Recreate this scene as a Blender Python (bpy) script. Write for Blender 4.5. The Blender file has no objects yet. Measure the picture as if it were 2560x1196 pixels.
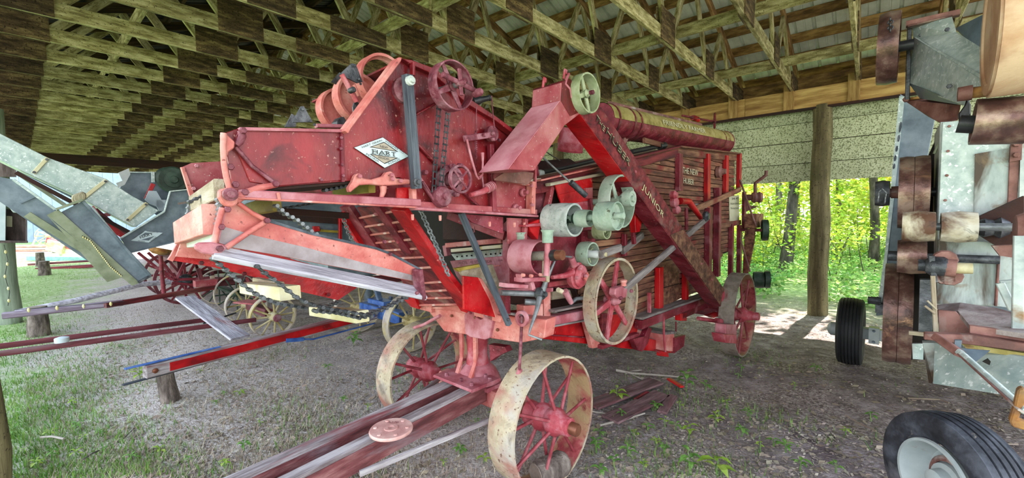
import bpy, bmesh, math, random
import numpy as np
from mathutils import Vector, Matrix, Quaternion
random.seed(7); np.random.seed(7)
sc = bpy.context.scene
COL = sc.collection
# ------------------------------------------------------------------ camera
F, EYE = 1052.0, 1.6
cam = bpy.data.cameras.new('camera'); cam_o = bpy.data.objects.new('camera', cam); COL.objects.link(cam_o)
cam.sensor_width = 36.0; cam.lens = 36.0*F/2560.0; cam.clip_end = 300; cam.clip_start = 0.05
cam_o.matrix_world = Matrix.Translation((0,0,EYE)) @ Matrix.Rotation(math.radians(90-3.24),4,'X') @ Matrix.Rotation(math.radians(-0.86),4,'Z')
sc.camera = cam_o
CR = cam_o.matrix_world.to_3x3(); CO = Vector((0,0,EYE))
# ------------------------------------------------------------------ world, sun, exposure
w = bpy.data.worlds.new('sky'); sc.world = w; w.use_nodes = True
nt = w.node_tree; nt.nodes.clear()
wo = nt.nodes.new('ShaderNodeOutputWorld'); bg = nt.nodes.new('ShaderNodeBackground')
tc = nt.nodes.new('ShaderNodeTexCoord'); sx = nt.nodes.new('ShaderNodeSeparateXYZ'); cr = nt.nodes.new('ShaderNodeValToRGB')
cr.color_ramp.elements[0].position = 0.0; cr.color_ramp.elements[0].color = (1.0,0.99,0.97,1)
cr.color_ramp.elements[1].position = 0.8; cr.color_ramp.elements[1].color = (0.62,0.78,1.0,1)
nt.links.new(tc.outputs['Generated'], sx.inputs[0]); nt.links.new(sx.outputs['Z'], cr.inputs[0])
nt.links.new(cr.outputs[0], bg.inputs[0]); bg.inputs[1].default_value = 1.5
nt.links.new(bg.outputs[0], wo.inputs[0])
SUN_DIR = Vector((0.46,0.44,0.77)).normalized()
sun = bpy.data.lights.new('sun','SUN'); sun.energy = 6.0; sun.angle = math.radians(0.6); sun.color = (1.0,0.93,0.80)
sun_o = bpy.data.objects.new('sun', sun); COL.objects.link(sun_o); sun_o.rotation_euler = SUN_DIR.to_track_quat('Z','Y').to_euler()
sc.view_settings.view_transform = 'Standard'; sc.view_settings.look = 'None'
sc.view_settings.exposure = 1.7; sc.view_settings.gamma = 1.0; sc.view_settings.use_curve_mapping = False
sc.cycles.max_bounces = 8; sc.cycles.diffuse_bounces = 5; sc.cycles.glossy_bounces = 3; sc.cycles.use_denoising = True
# ------------------------------------------------------------------ frames
AX = Vector((.678,.735,0)).normalized(); BX = Vector((AX.y,-AX.x,0)); ZX = Vector((0,0,1))
UX = Vector((.648,.761,0)).normalized(); VX = Vector((-UX.y,UX.x,0))
def W(a,b,z): return AX*a+BX*b+ZX*z
def S(u,v,z): return UX*u+VX*v+ZX*z
def at(px,py,n,d):                      # the point of the plane n.p = d that lies on the sight line through (px,py)
    r = CR @ Vector((px-1280.0, 598.0-py, -F)); t = (d-n.dot(CO))/n.dot(r); return CO+r*t
def NB(px,py,b): return at(px,py,BX,b)
def NA(px,py,a): return at(px,py,AX,a)
def NZ(px,py,z=0.0): return at(px,py,ZX,z)
def depth(p): return (CR.transposed() @ (p-CO)).z*-1
def ppm(p): return depth(p)/F            # metres per pixel at p
# ------------------------------------------------------------------ objects
WM = {}
def link(o, par=None, mw=None):
    COL.objects.link(o); mw = mw or Matrix.Identity(4); WM[o.name] = mw.copy()
    if par is not None:
        o.parent = par; o.matrix_parent_inverse = WM[par.name].inverted()
    o.matrix_basis = mw
    return o
def tag(o, label=None, cat=None, group=None, kind=None):
    if label: o['label'] = label
    if cat: o['category'] = cat
    if group: o['group'] = group
    if kind: o['kind'] = kind
    return o
def root(name, label, cat, loc=(0,0,0), group=None, kind=None):
    o = bpy.data.objects.new(name, None); o.empty_display_size = .2
    link(o, None, Matrix.Translation(Vector(loc))); return tag(o,label,cat,group,kind)
def node(name, par): return link(bpy.data.objects.new(name, None), par)
def mk(name, verts, faces, mat, par=None, mw=None, smooth=None, bev=0):
    me = bpy.data.meshes.new(name); me.from_pydata([tuple(v) for v in verts], [], faces); me.materials.append(mat)
    if smooth is not None: shade(me, smooth)
    o = bpy.data.objects.new(name, me); link(o, par, mw)
    if bev:
        m = o.modifiers.new('bevel','BEVEL'); m.width = bev; m.segments = 1; m.limit_method = 'ANGLE'; m.angle_limit = .6
    return o
def shade(me, ang):
    me.shade_smooth()
    if ang < 180:
        bm = bmesh.new(); bm.from_mesh(me); c = math.radians(ang)
        for e in bm.edges:
            if len(e.link_faces)==2 and e.calc_face_angle(0) > c: e.smooth = False
        bm.to_mesh(me); bm.free()
class MB:                                # collects shapes for ONE mesh
    def __init__(s): s.v=[]; s.f=[]
    def add(s, vs, fs):
        k=len(s.v); s.v += [Vector(v) for v in vs]; s.f += [tuple(i+k for i in f) for f in fs]; return s
    def prism(s, pts, ext):
        n=len(pts); ext=Vector(ext); vs=[Vector(p) for p in pts]+[Vector(p)+ext for p in pts]
        fs=[tuple(range(n)), tuple(range(2*n-1,n-1,-1))]+[((i+1)%n,i,n+i,n+(i+1)%n) for i in range(n)]
        return s.add(vs,fs)
    def beam(s, p, q, w, h, up=ZX, c=0.0, w2=None, h2=None):
        p=Vector(p); q=Vector(q); x=(q-p).normalized(); y=Vector(up).cross(x)
        if y.length<1e-4: y=Vector((1,0,0)).cross(x)
        y.normalize(); z=x.cross(y)
        def ring(o,w,h):
            w/=2; h/=2
            if c>0:
                k=min(c,w*.6,h*.6); pr=[(w-k,-h),(w,-h+k),(w,h-k),(w-k,h),(-w+k,h),(-w,h-k),(-w,-h+k),(-w+k,-h)]
            else: pr=[(w,-h),(w,h),(-w,h),(-w,-h)]
            return [o+y*i+z*j for i,j in pr]
        a=ring(p,w,h); b=ring(q,w2 or w,h2 or h); n=len(a)
        return s.add(a+b,[tuple(range(n-1,-1,-1)),tuple(range(n,2*n))]+[(i,(i+1)%n,n+(i+1)%n,n+i) for i in range(n)])
    def tube(s, pts, r, n=8, closed=False):
        pts=[Vector(p) for p in pts]; m=len(pts); vs=[]; fs=[]; up=None
        rs = r if isinstance(r,(list,tuple)) else [r]*m
        for i,p in enumerate(pts):
            if closed: t=(pts[(i+1)%m]-pts[i-1]).normalized()
            else: t=(pts[min(i+1,m-1)]-pts[max(i-1,0)]).normalized()
            if up is None:
                up=t.cross(ZX); 
                if up.length<.05: up=t.cross(Vector((1,0,0)))
            up=(up-t*up.dot(t)).normalized(); v=t.cross(up)
            for k in range(n):
                g=2*math.pi*k/n; vs.append(p+(up*math.cos(g)+v*math.sin(g))*rs[i])
        for i in range(m if closed else m-1):
            j=(i+1)%m
            for k in range(n): fs.append((i*n+k,i*n+(k+1)%n,j*n+(k+1)%n,j*n+k))
        if not closed: fs += [tuple(range(n-1,-1,-1)),tuple(range((m-1)*n,m*n))]
        return s.add(vs,fs)
    def lathe(s, c, axis, prof, n=32, ringed=False, cap=True):   # prof: (radius, offset along the axis); ringed = the profile closes on itself
        c=Vector(c); x=Vector(axis).normalized(); y=x.cross(ZX)
        if y.length<.05: y=x.cross(Vector((1,0,0)))
        y.normalize(); z=x.cross(y); vs=[]; fs=[]; m=len(prof)
        for k in range(n):
            g=2*math.pi*k/n; d=y*math.cos(g)+z*math.sin(g)
            for r,t in prof: vs.append(c+d*r+x*t)
        for k in range(n):
            l=(k+1)%n
            for i in range(m if ringed else m-1):
                j=(i+1)%m; fs.append((k*m+i,k*m+j,l*m+j,l*m+i))
        if not ringed and cap:
            if prof[0][0]>1e-6: fs.append(tuple(k*m for k in range(n)))
            if prof[-1][0]>1e-6: fs.append(tuple(k*m+m-1 for k in range(n-1,-1,-1)))
        return s.add(vs,fs)
    def build(s, name, mat, par=None, mw=None, smooth=None, bev=0): return mk(name,s.v,s.f,mat,par,mw,smooth,bev)
def frame(p, x, up=ZX):
    x=Vector(x).normalized(); y=Vector(up).cross(x)
    if y.length<1e-4: y=Vector((1,0,0)).cross(x)
    y.normalize(); z=x.cross(y)
    return Matrix(((x.x,y.x,z.x,p.x),(x.y,y.y,z.y,p.y),(x.z,y.z,z.z,p.z),(0,0,0,1)))
def bar(name, p, q, w, h, mat, par=None, up=ZX, c=0.004, w2=None, h2=None):   # a board or bar: its own object, grain along its local X
    p=Vector(p); q=Vector(q); L=(q-p).length
    return MB().beam((0,0,0),(L,0,0),w,h,ZX,c,w2,h2).build(name,mat,par,frame(p,q-p,up))
def plate(name, pts, ext, mat, par=None, bev=0): return MB().prism(pts,ext).build(name,mat,par,bev=bev)
def bplate(name, b, t, px, mat, par=None, bev=0):          # an outline on the plane b, t metres thick towards the far side
    return plate(name,[NB(x,y,b) for x,y in px],BX*-t,mat,par,bev)
def tube(name, pts, r, mat, par=None, n=8, closed=False): return MB().tube(pts,r,n,closed).build(name,mat,par,smooth=50)
def lathe(name, c, ax, prof, mat, par=None, n=32, ringed=False, cap=True): return MB().lathe(c,ax,prof,n,ringed,cap).build(name,mat,par,smooth=40)
def dup(o, par, mw):
    c=o.copy(); 
    for k in ('label','category','group'): 
        if k in c: del c[k]
    c.parent=None; link(c,par,mw); return c
def dup_tree(o, T, label=None, group=None):               # a copy of a thing, its parts and sub-parts, moved by T
    def rec(x, par):
        c=x.copy(); link(c,par,T@WM[x.name])
        for ch in [k for k in KIDS(x)]: rec(ch,c)
        return c
    r=rec(o,None)
    if label: r['label']=label
    if group: r['group']=group
    return r
def KIDS(x): return [o for o in COL.objects if o.parent is x]
def bolt(p, ax, r=.012, t=.012): return MB().lathe(p,ax,[(0,t),(r*.8,t),(r,t*.6),(r,0)],6)
def bolts(name, pts, ax, r, t, mat, par):                  # each bolt head its own part, sharing one mesh
    first=None; r*=.72; t*=.85
    for p in pts:
        mw=Matrix.Translation(Vector(p))
        if first is None: first=bolt((0,0,0),ax,r,t).build(name,mat,par,mw)
        else: dup(first,par,mw)
def text(name, s, p, xd, yd, h, mat, par, ext=.001, spread=1.0, wfit=None):
    cu=bpy.data.curves.new(name,'FONT'); cu.body=s; cu.size=1.0; cu.extrude=0.0; cu.space_character=spread; cu.resolution_u=2
    o=bpy.data.objects.new('tmp',cu); COL.objects.link(o)
    dg=bpy.context.evaluated_depsgraph_get(); me=bpy.data.meshes.new_from_object(o.evaluated_get(dg)); bpy.data.objects.remove(o)
    xs=[v.co.x for v in me.vertices]; ys=[v.co.y for v in me.vertices]; sx_=max(xs)-min(xs)
    k=h/0.72; kx=(wfit/sx_) if wfit else k; x0=min(xs)
    xd=Vector(xd).normalized(); yd=Vector(yd); yd=(yd-xd*yd.dot(xd)).normalized(); zd=xd.cross(yd)
    for v in me.vertices: v.co=((v.co.x-x0)*kx,v.co.y*k,0)
    me.materials.clear(); me.materials.append(mat); me.name=name
    c=bpy.data.objects.new(name,me); p=Vector(p)+zd*.003
    link(c,par,Matrix(((xd.x,yd.x,zd.x,p.x),(xd.y,yd.y,zd.y,p.y),(xd.z,yd.z,zd.z,p.z),(0,0,0,1))))
    return c
# ------------------------------------------------------------------ materials
def srgb0(h):
    h=h.lstrip('#'); c=[int(h[i:i+2],16)/255 for i in (0,2,4)]
    return tuple((x/12.92 if x<=.04045 else ((x+.055)/1.055)**2.4) for x in c)+(1,)
srgb=srgb0
def material(name, cols, scale=6, stretch=(1,1,1), detail=6, rough=.6, metal=0.0, bump=.15, bscale=None, patch=None, patch2=None, rnd=0.0, island=False, contrast=(.36,.64), wave=None, trans=None, specks=None, spec=.4, k=.72):
    def srgb(h,f=srgb0,k=k):
        c=f(h); return (c[0]*k,c[1]*k,c[2]*k,1)
    m=bpy.data.materials.new(name); m.use_nodes=True; t=m.node_tree; N=t.nodes; L=t.links; N.clear()
    out=N.new('ShaderNodeOutputMaterial'); bs=N.new('ShaderNodeBsdfPrincipled')
    tc=N.new('ShaderNodeTexCoord'); mp=N.new('ShaderNodeMapping'); oi=N.new('ShaderNodeObjectInfo')
    mp.inputs['Scale'].default_value=stretch; L.new(tc.outputs['Object'],mp.inputs['Vector'])
    add=N.new('ShaderNodeVectorMath'); add.operation='MULTIPLY_ADD'
    cmb=N.new('ShaderNodeCombineXYZ')
    for i in range(3): L.new(oi.outputs['Random'],cmb.inputs[i])
    L.new(cmb.outputs[0],add.inputs[0]); add.inputs[1].default_value=(37,19,53); L.new(mp.outputs[0],add.inputs[2])
    vec=add.outputs[0]
    def noise(sc_,det=detail,v=vec,dist=0):
        n=N.new('ShaderNodeTexNoise'); n.inputs['Scale'].default_value=sc_; n.inputs['Detail'].default_value=det; n.inputs['Roughness'].default_value=.62; n.inputs['Distortion'].default_value=dist
        L.new(v,n.inputs['Vector']); return n.outputs['Fac']
    def ramp(f,stops,interp='LINEAR'):
        r=N.new('ShaderNodeValToRGB'); e=r.color_ramp.elements; r.color_ramp.interpolation=interp
        while len(e)<len(stops): e.new(.5)
        for i,(p,c) in enumerate(stops): e[i].position=p; e[i].color=c
        L.new(f,r.inputs[0]); return r.outputs[0]
    cs=[srgb(c) if isinstance(c,str) else c for c in cols]
    lo,hi=contrast; kn=len(cs)
    nf=noise(scale)
    col=ramp(nf,[(lo+(hi-lo)*i/max(1,kn-1),c) for i,c in enumerate(cs)])
    plain=N.new('ShaderNodeMapping'); L.new(tc.outputs['Object'],plain.inputs['Vector'])
    for pa in (patch,patch2):
        if pa:
            c2,s2,l2,h2=pa[:4]; v2=vec if (len(pa)>4 and pa[4]) else plain.outputs[0]
            f=ramp(noise(s2,5,v2,.6),[(l2,(0,0,0,1)),(h2,(1,1,1,1))])
            mx=N.new('ShaderNodeMix'); mx.data_type='RGBA'; L.new(f,mx.inputs[0]); L.new(col,mx.inputs[6]); mx.inputs[7].default_value=srgb(c2); col=mx.outputs[2]
    if specks:
        c2,s2,l2,h2=specks; f=ramp(noise(s2,2,plain.outputs[0]),[(l2,(0,0,0,1)),(h2,(1,1,1,1))])
        mx=N.new('ShaderNodeMix'); mx.data_type='RGBA'; L.new(f,mx.inputs[0]); L.new(col,mx.inputs[6]); mx.inputs[7].default_value=srgb(c2); col=mx.outputs[2]
    if rnd:
        hs=N.new('ShaderNodeHueSaturation'); mr=N.new('ShaderNodeMapRange'); src=oi.outputs['Random']
        if island: g=N.new('ShaderNodeNewGeometry'); src=g.outputs['Random Per Island']
        L.new(src,mr.inputs[0]); mr.inputs[3].default_value=1-rnd; mr.inputs[4].default_value=1+rnd
        L.new(mr.outputs[0],hs.inputs['Value']); L.new(col,hs.inputs['Color']); col=hs.outputs[0]
        if island:
            mr2=N.new('ShaderNodeMapRange'); mr2.inputs[3].default_value=.47; mr2.inputs[4].default_value=.53; ml=N.new('ShaderNodeMath'); ml.operation='FRACT'; m2=N.new('ShaderNodeMath'); m2.operation='MULTIPLY'; m2.inputs[1].default_value=7.31
            L.new(src,m2.inputs[0]); L.new(m2.outputs[0],ml.inputs[0]); L.new(ml.outputs[0],mr2.inputs[0]); L.new(mr2.outputs[0],hs.inputs['Hue'])
    L.new(col,bs.inputs['Base Color'])
    rr=N.new('ShaderNodeMapRange'); rr.inputs[3].default_value=max(.05,rough-.12); rr.inputs[4].default_value=min(1,rough+.15); L.new(nf,rr.inputs[0]); L.new(rr.outputs[0],bs.inputs['Roughness'])
    bs.inputs['Metallic'].default_value=metal; bs.inputs['Specular IOR Level'].default_value=spec
    if bump:
        b=N.new('ShaderNodeBump'); b.inputs['Strength'].default_value=bump; b.inputs['Distance'].default_value=.02
        L.new(noise(bscale or scale*3,4),b.inputs['Height']); L.new(b.outputs[0],bs.inputs['Normal'])
    if trans:
        tr=N.new('ShaderNodeBsdfTranslucent'); L.new(col,tr.inputs[0]); ms=N.new('ShaderNodeMixShader'); ms.inputs[0].default_value=trans
        L.new(bs.outputs[0],ms.inputs[1]); L.new(tr.outputs[0],ms.inputs[2]); L.new(ms.outputs[0],out.inputs[0])
    else: L.new(bs.outputs[0],out.inputs[0])
    return m
WD=(.12,1,1)      # grain runs along X
M={}
M['truss']=material('olive weathered softwood',['#6e6238','#a5996a','#cdc296'],24,(.22,1,1),detail=9,rough=.85,bump=.6,bscale=70,rnd=.2,patch=('#6e6238',2.0,.56,.8),specks=('#4e4428',70,.62,.70),k=1.05)
M['plywood']=material('dark plywood gusset',['#3a2c1a','#5e4a30','#8a744e'],18,(.35,1,1.4),detail=9,rough=.85,bump=.9,bscale=28,rnd=.3,specks=('#2c2010',60,.58,.66),k=.88)
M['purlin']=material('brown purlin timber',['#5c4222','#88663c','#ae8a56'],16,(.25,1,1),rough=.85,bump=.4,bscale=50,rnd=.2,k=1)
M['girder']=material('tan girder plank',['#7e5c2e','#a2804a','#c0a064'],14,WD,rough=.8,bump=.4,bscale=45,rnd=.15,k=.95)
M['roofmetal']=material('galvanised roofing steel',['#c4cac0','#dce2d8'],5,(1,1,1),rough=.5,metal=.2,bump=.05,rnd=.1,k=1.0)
M['panel']=material('speckled steel siding panel',['#b6bf94','#cbd3ac'],4,rough=.6,bump=.05,specks=('#737a52',60,.50,.60),rnd=.08,k=.9)
M['pole']=material('peeled log post',['#4e452c','#6e6444','#8a805c'],10,(1,1,.12),detail=9,rough=.9,bump=.6,bscale=24,patch=('#4a4a2a',1.6,.5,.7),specks=('#38301c',40,.6,.7),k=.85)
M['polegrey']=material('grey green log post',['#7d8a78','#9aa793','#b1bba8'],10,(1,1,.12),rough=.9,bump=.4,bscale=24)
M['red']=material('faded barn red sheet steel',['#580c16','#861620','#a42a32'],4,(1,1,.5),detail=10,rough=.36,bump=.15,bscale=30,patch=('#a8504e',2.3,.54,.76),patch2=('#500a14',5.0,.56,.7),specks=('#b88078',70,.66,.72),k=.75)
M['redwood']=material('worn red painted board',['#44101a','#701c26','#8e3638'],18,WD,rough=.65,bump=.4,bscale=55,rnd=.12,patch=('#8c645e',5,.55,.7,1),k=.8)
M['siding']=material('bare brown and red siding board',['#4a2c20','#7c5240','#a07658'],20,WD,rough=.8,bump=.5,bscale=60,rnd=.16,patch=('#7e2e2a',2.4,.54,.72),k=.88)
M['brightred']=material('bright red paint',['#980610','#c00c16','#c42c2e'],7,(.3,1,1),rough=.36,bump=.2,bscale=40,patch=('#7a0812',3,.5,.7),specks=('#c87068',40,.68,.76),k=.88)
M['crimson']=material('dark crimson paint',['#56101c','#761a2a','#923644'],9,(.4,1,1),rough=.5,bump=.25,bscale=40,patch=('#9c5c66',4,.55,.75),specks=('#b08088',60,.66,.74),k=.85)
M['salmon']=material('sun bleached salmon paint',['#bc5a54','#d07c74','#e2a49a'],7,(.5,1,1),detail=9,rough=.5,bump=.25,bscale=40,patch=('#a8464a',3,.54,.74),patch2=('#ecd0ca',7,.62,.74),specks=('#8c4a44',50,.66,.72),k=.85)
M['pink']=material('pink faded red steel',['#ae5460','#c47680','#d695a0'],8,rough=.48,bump=.2,bscale=40,patch=('#a04452',4,.55,.72),k=.72)
M['pinkred']=material('dusty pink red sheet',['#98343e','#ae4c54','#c47478'],5,detail=9,rough=.45,bump=.15,bscale=30,patch=('#c48884',2.2,.5,.7),specks=('#d0a8a4',60,.65,.72),k=.75)
M['cast']=material('maroon cast iron',['#602432','#85404e','#a8727e'],14,rough=.48,bump=.35,bscale=50,patch=('#b08c94',6,.55,.75),k=.78)
M['greyboard']=material('grey weathered plank',['#8e8a94','#b2aeba','#d0ced8'],26,WD,rough=.85,bump=.5,bscale=70,patch=('#8e5a58',6,.62,.74,1),k=.95)
M['greydust']=material('grey dust stained paint',['#8e7e80','#a2969a','#b2a8ac'],8,rough=.7,bump=.2,k=.8)
M['tubedust']=material('olive dust over maroon tube',['#8a7c3e','#a89a58','#bcae70'],9,rough=.8,bump=.2,patch=('#6a2a28',6,.6,.72),k=.75)
M['greysill']=material('dusty grey sill board',['#6e6462','#8c8280','#aaa2a0'],26,WD,rough=.85,bump=.5,bscale=70,patch=('#7e4a48',6,.56,.7,1),k=.75)
M['discpink']=material('pink primer cast disc',['#c08c86','#d0a29a','#dcb8b0'],9,rough=.6,bump=.2,k=.85)
M['roofshade']=material('shade darkened roofing steel',['#2e302a','#484a42'],5,rough=.6,metal=.2,bump=.05,rnd=.1,k=.8)  # near slope sheets: the shade under that slope is put into the colour
M['purlinshade']=material('shade darkened purlin timber',['#2c2012','#48361e','#644c2c'],16,WD,rough=.9,bump=.3,bscale=50,rnd=.2,k=.8)  # near slope timber, darkened in colour for the shade up there
M['mauveboard']=material('mauve brown faded red board',['#5e4448','#7c5c60','#98787c'],20,(.2,1,1),rough=.8,bump=.4,bscale=50,patch=('#7a2e32',4,.56,.7,1),k=.75)
M['galvstain']=material('galvanised sheet streaked with old grease',['#9aa8a6','#bcc8c6','#d0d8d4'],9,(1,1,.35),detail=9,rough=.5,metal=.1,bump=.1,bscale=12,patch=('#54463a',4.5,.47,.60,1),patch2=('#8c7458',9,.56,.72),k=.75)
M['pinklight']=material('pale pink sky lit bleached sheet',['#c0707c','#d08a96','#dca0aa'],6,detail=9,rough=.45,bump=.15,bscale=40,patch=('#b05a66',3,.54,.72),k=.95)  # spout face turned to the sky: that light is put into the paler pink
M['sidered']=material('dull brown red tongue side paint',['#5a2c2e','#7e4244','#9c6a68'],22,(.2,1,1),detail=9,rough=.75,bump=.5,bscale=60,patch=('#948086',5,.56,.7,1),k=.78)
M['grease']=material('baked on dark grease',['#3a2c24','#5a483c'],9,rough=.8,bump=.3,patch=('#86766a',6,.56,.7))
M['shelfdirt']=material('mauve dirt covered shelf steel',['#7a6866','#9a8a88','#b4a8a4'],9,rough=.85,bump=.4,patch=('#6a4a44',3,.52,.7))
M['greyboard2']=material('bleached bare board',['#a08e76','#b9aa92','#cfc5b2'],22,WD,rough=.85,bump=.5,bscale=60)
M['tongue']=material('weathered tongue timber with red flakes',['#6c5e60','#9a9092','#beb8ba'],24,WD,rough=.85,bump=.6,bscale=60,patch=('#8a3238',5,.52,.62,1),k=.78)
M['green']=material('pale green pulley paint',['#8aa090','#a4b8a6','#becabc'],7,rough=.5,bump=.2,bscale=40,patch=('#8a927a',5,.56,.72),specks=('#5c6450',38,.66,.72),k=.78)
M['greenold']=material('lichen green pulley paint',['#8f9c6c','#b2bd94','#c8cfae'],9,rough=.6,bump=.2,bscale=40,patch=('#4f5a38',8,.56,.66))
M['darkgreen']=material('dark green pulley paint',['#24342a','#344a3c','#4b6152'],8,rough=.5,bump=.15)
M['lagging']=material('white lagged pulley facing',['#aebab4','#cdd6d2','#e2e8e4'],14,(1,1,1),rough=.7,bump=.35,bscale=50,specks=('#6a7068',34,.64,.72))
M['rimpale']=material('wheel rim worn to bare pale steel',['#a8987c','#c8ba9e','#c4bcb0'],6,detail=9,rough=.55,bump=.3,bscale=40,patch=('#b07a6c',3.0,.48,.64),patch2=('#8a8074',7,.54,.68),specks=('#7a5a48',45,.62,.70),k=.78)
M['rimred']=material('wheel rim with flaking red',['#9a3c40','#b85a5c','#d0a48e'],8,rough=.6,bump=.3,bscale=40,patch=('#b89a72',3,.46,.6),patch2=('#8c3038',9,.56,.66),k=.75)
M['rimgrey']=material('grey mud worn rim',['#8a8074','#a2988c','#7c6a5e'],8,rough=.7,bump=.3,bscale=40,patch=('#8c4a4a',4,.62,.72))
M['spoke']=material('dusty red spoke paint',['#8a2c36','#a4444e','#b96a70'],10,rough=.5,bump=.2)
M['hubred']=material('pink red hub paint',['#a83644','#c0505c','#d0808a'],12,rough=.5,bump=.25,bscale=40)
M['blueblack']=material('blue black painted wood',['#2e343e','#444c58','#666e7a'],14,WD,rough=.55,bump=.35,bscale=50,patch=('#8a836c',5,.66,.75,1))
M['iron']=material('dark grey iron',['#3c3e42','#56595e','#787b80'],16,rough=.45,metal=.5,bump=.25,bscale=50)
M['steelgrey']=material('worn grey steel bar',['#6e7378','#8c9196','#a4a8ac'],14,rough=.4,metal=.4,bump=.15)
M['blackpipe']=material('black hose and pipe',['#1c1e20','#303235'],10,rough=.4,bump=.1)
M['dark']=material('dark shaded opening',['#15120f','#221c17'],8,rough=.9,bump=.1)  # near black stands in for the shade inside gaps, bays and holes
M['darkbrown']=material('dark brown timber',['#2c1a16','#45261f'],10,WD,rough=.8,bump=.3)  # one even dark brown for boards and casings
M['cream']=material('cream slat paint',['#cfc08e','#e2d8b0','#efe8cc'],8,(.4,1,1),rough=.6,bump=.2,bscale=40,patch=('#d8c070',5,.6,.7))
M['yellow']=material('mustard slat paint',['#8f7a26','#b09a3c','#c8b45a'],9,(.4,1,1),rough=.6,bump=.2)
M['white']=material('white chalky paint',['#d8dcdc','#eef0ee'],8,rough=.6,bump=.1)
M['brass']=material('brown brass shaft end',['#7a4632','#96604a'],10,rough=.4,metal=.4,bump=.1)
M['signwhite']=material('pale blue white sign enamel',['#d4e6ee','#e2f0f4'],4,rough=.4,bump=0)
M['signgrey']=material('warm grey sign field',['#b8aa98','#c2b6a6'],4,rough=.5,bump=0)
M['ink']=material('black sign lettering',['#1c1c20','#26262a'],4,rough=.6,bump=0)
M['letter']=material('cream painted lettering',['#d8d4b0','#e6e2c4'],8,rough=.6,bump=0)
M['gold']=material('pale gold letter outline',['#d6d09c','#e8e2b4'],8,rough=.6,bump=0)
M['letterdark']=material('dark green letter fill',['#2c3626','#3a4432'],8,rough=.6,bump=0)
M['galv']=material('spangled galvanised sheet',['#a2b4b2','#bccbc8','#d0dcd8'],18,rough=.42,metal=.12,bump=.05,bscale=8,specks=('#e8f0ee',46,.6,.66),patch=('#98aeab',1.8,.5,.72),k=.8)
M['galvdark']=material('dull blue grey galvanised sheet',['#5e6c78','#768591','#8c9aa4'],6,rough=.45,metal=.15,bump=.06,bscale=8,patch=('#566470',1.5,.5,.7),k=.72)
M['galvolive']=material('olive tinted galvanised sheet',['#7c8468','#949c80','#a4aa92'],6,rough=.5,metal=.25,bump=.06,bscale=8)
M['galvdirty']=material('grease stained galvanised sheet',['#a0acac','#bfcac8','#d4dcd8'],10,rough=.45,metal=.12,bump=.1,bscale=12,patch=('#4c3a2c',1.7,.53,.66),patch2=('#94704c',5,.6,.74),k=.75)
M['rust']=material('rusty polished pulley rim',['#46302a','#6e4e46','#a08878'],8,(1,1,1),rough=.3,metal=.4,bump=.15,bscale=30,patch=('#38262a',3,.54,.7),patch2=('#b08468',6,.6,.74),k=.9)
M['rustflat']=material('flat brown rust paint',['#62403a','#80544c','#9c7068'],8,rough=.6,bump=.2,patch=('#b0a49c',4,.56,.7),k=.85)
M['rustorange']=material('orange rust',['#8a5024','#b07a3c','#c49a5c'],9,rough=.8,bump=.3,patch=('#6e5a4a',4,.52,.66))
M['tanbelt']=material('tan worn wooden wheel face',['#a87858','#c49a78','#d8b898'],5,(1,.25,1),rough=.5,bump=.15,bscale=30,patch=('#94684e',2,.54,.7),k=.85)
M['lagstain']=material('stained white pulley facing',['#c4b698','#ddd2b8','#ece6d6'],10,(1,1,1),rough=.6,bump=.2,patch=('#6a4834',4,.5,.64),patch2=('#2c2420',6,.62,.7))
M['tyre']=material('dusty black tyre rubber',['#22242a','#383b44','#585c66'],9,rough=.7,bump=.2,bscale=40,patch=('#84828a',3,.54,.74),patch2=('#9a9084',9,.66,.76),k=.72)
M['tyreblack']=material('clean black tyre rubber',['#16181b','#26292d'],9,rough=.6,bump=.1)
M['rimwhite']=material('chalk white wheel disc',['#b4c0c2','#ccd6d6'],6,rough=.45,bump=.05,patch=('#a08a74',5,.64,.74),k=.68)
M['steelyellow']=material('chipped yellow wheel paint',['#b8a468','#d2c28a','#e0d6ae'],9,rough=.55,bump=.2,patch=('#a89a98',4,.54,.66))
M['rimsteel']=material('bare steel tyre of a yellow wheel',['#a89c94','#c2b8ac','#d2c89c'],8,rough=.5,bump=.2,patch=('#c8b46e',3,.5,.66))
M['blue']=material('blue implement paint',['#2c52a4','#4470c0','#6a90d4'],8,rough=.45,bump=.15,patch=('#5a80c0',4,.55,.7))
M['bluegrey']=material('slate blue painted post',['#4a6288','#60789c','#7a90b0'],8,rough=.5,bump=.15)
M['maroon']=material('maroon painted timber',['#4c1a22','#6a2832','#84444c'],14,WD,rough=.6,bump=.3,bscale=40,patch=('#8d747a',4,.58,.72,1))
M['purplewood']=material('purple grey weathered pole',['#6e5a68','#8f8092','#b0a6b6'],18,WD,rough=.85,bump=.4,bscale=50,patch=('#5a4250',4,.5,.66,1))
M['bark']=material('grey tree bark',['#4c423c','#786c64','#a2968c'],14,(1,1,.35),rough=.95,bump=1.0,bscale=26)
M['barkwood']=material('cut end grain',['#8c7c70','#a6988c'],14,rough=.9,bump=.4)
M['dirt']=material('packed dirt',['#574c48','#6e625e','#877b78'],7,rough=.95,bump=.5,bscale=40)
M['litter']=material('dry leaf litter flakes',['#7c6e66','#a4968c','#ccc0b4'],3,rough=.9,bump=0,rnd=.5,island=True,k=.8)
M['straw']=material('dry straw and twigs',['#948472','#b4a48e','#c8bba8'],3,rough=.9,bump=0,rnd=.3,island=True)
M['twig']=material('pale peeled stick',['#a89e92','#c2bab0'],12,rough=.9,bump=.2)
M['grass']=material('lawn grass blades',['#5e8a34','#7cab48','#96c060'],2,rough=.7,bump=0,rnd=.35,island=True,trans=.35)
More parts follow.
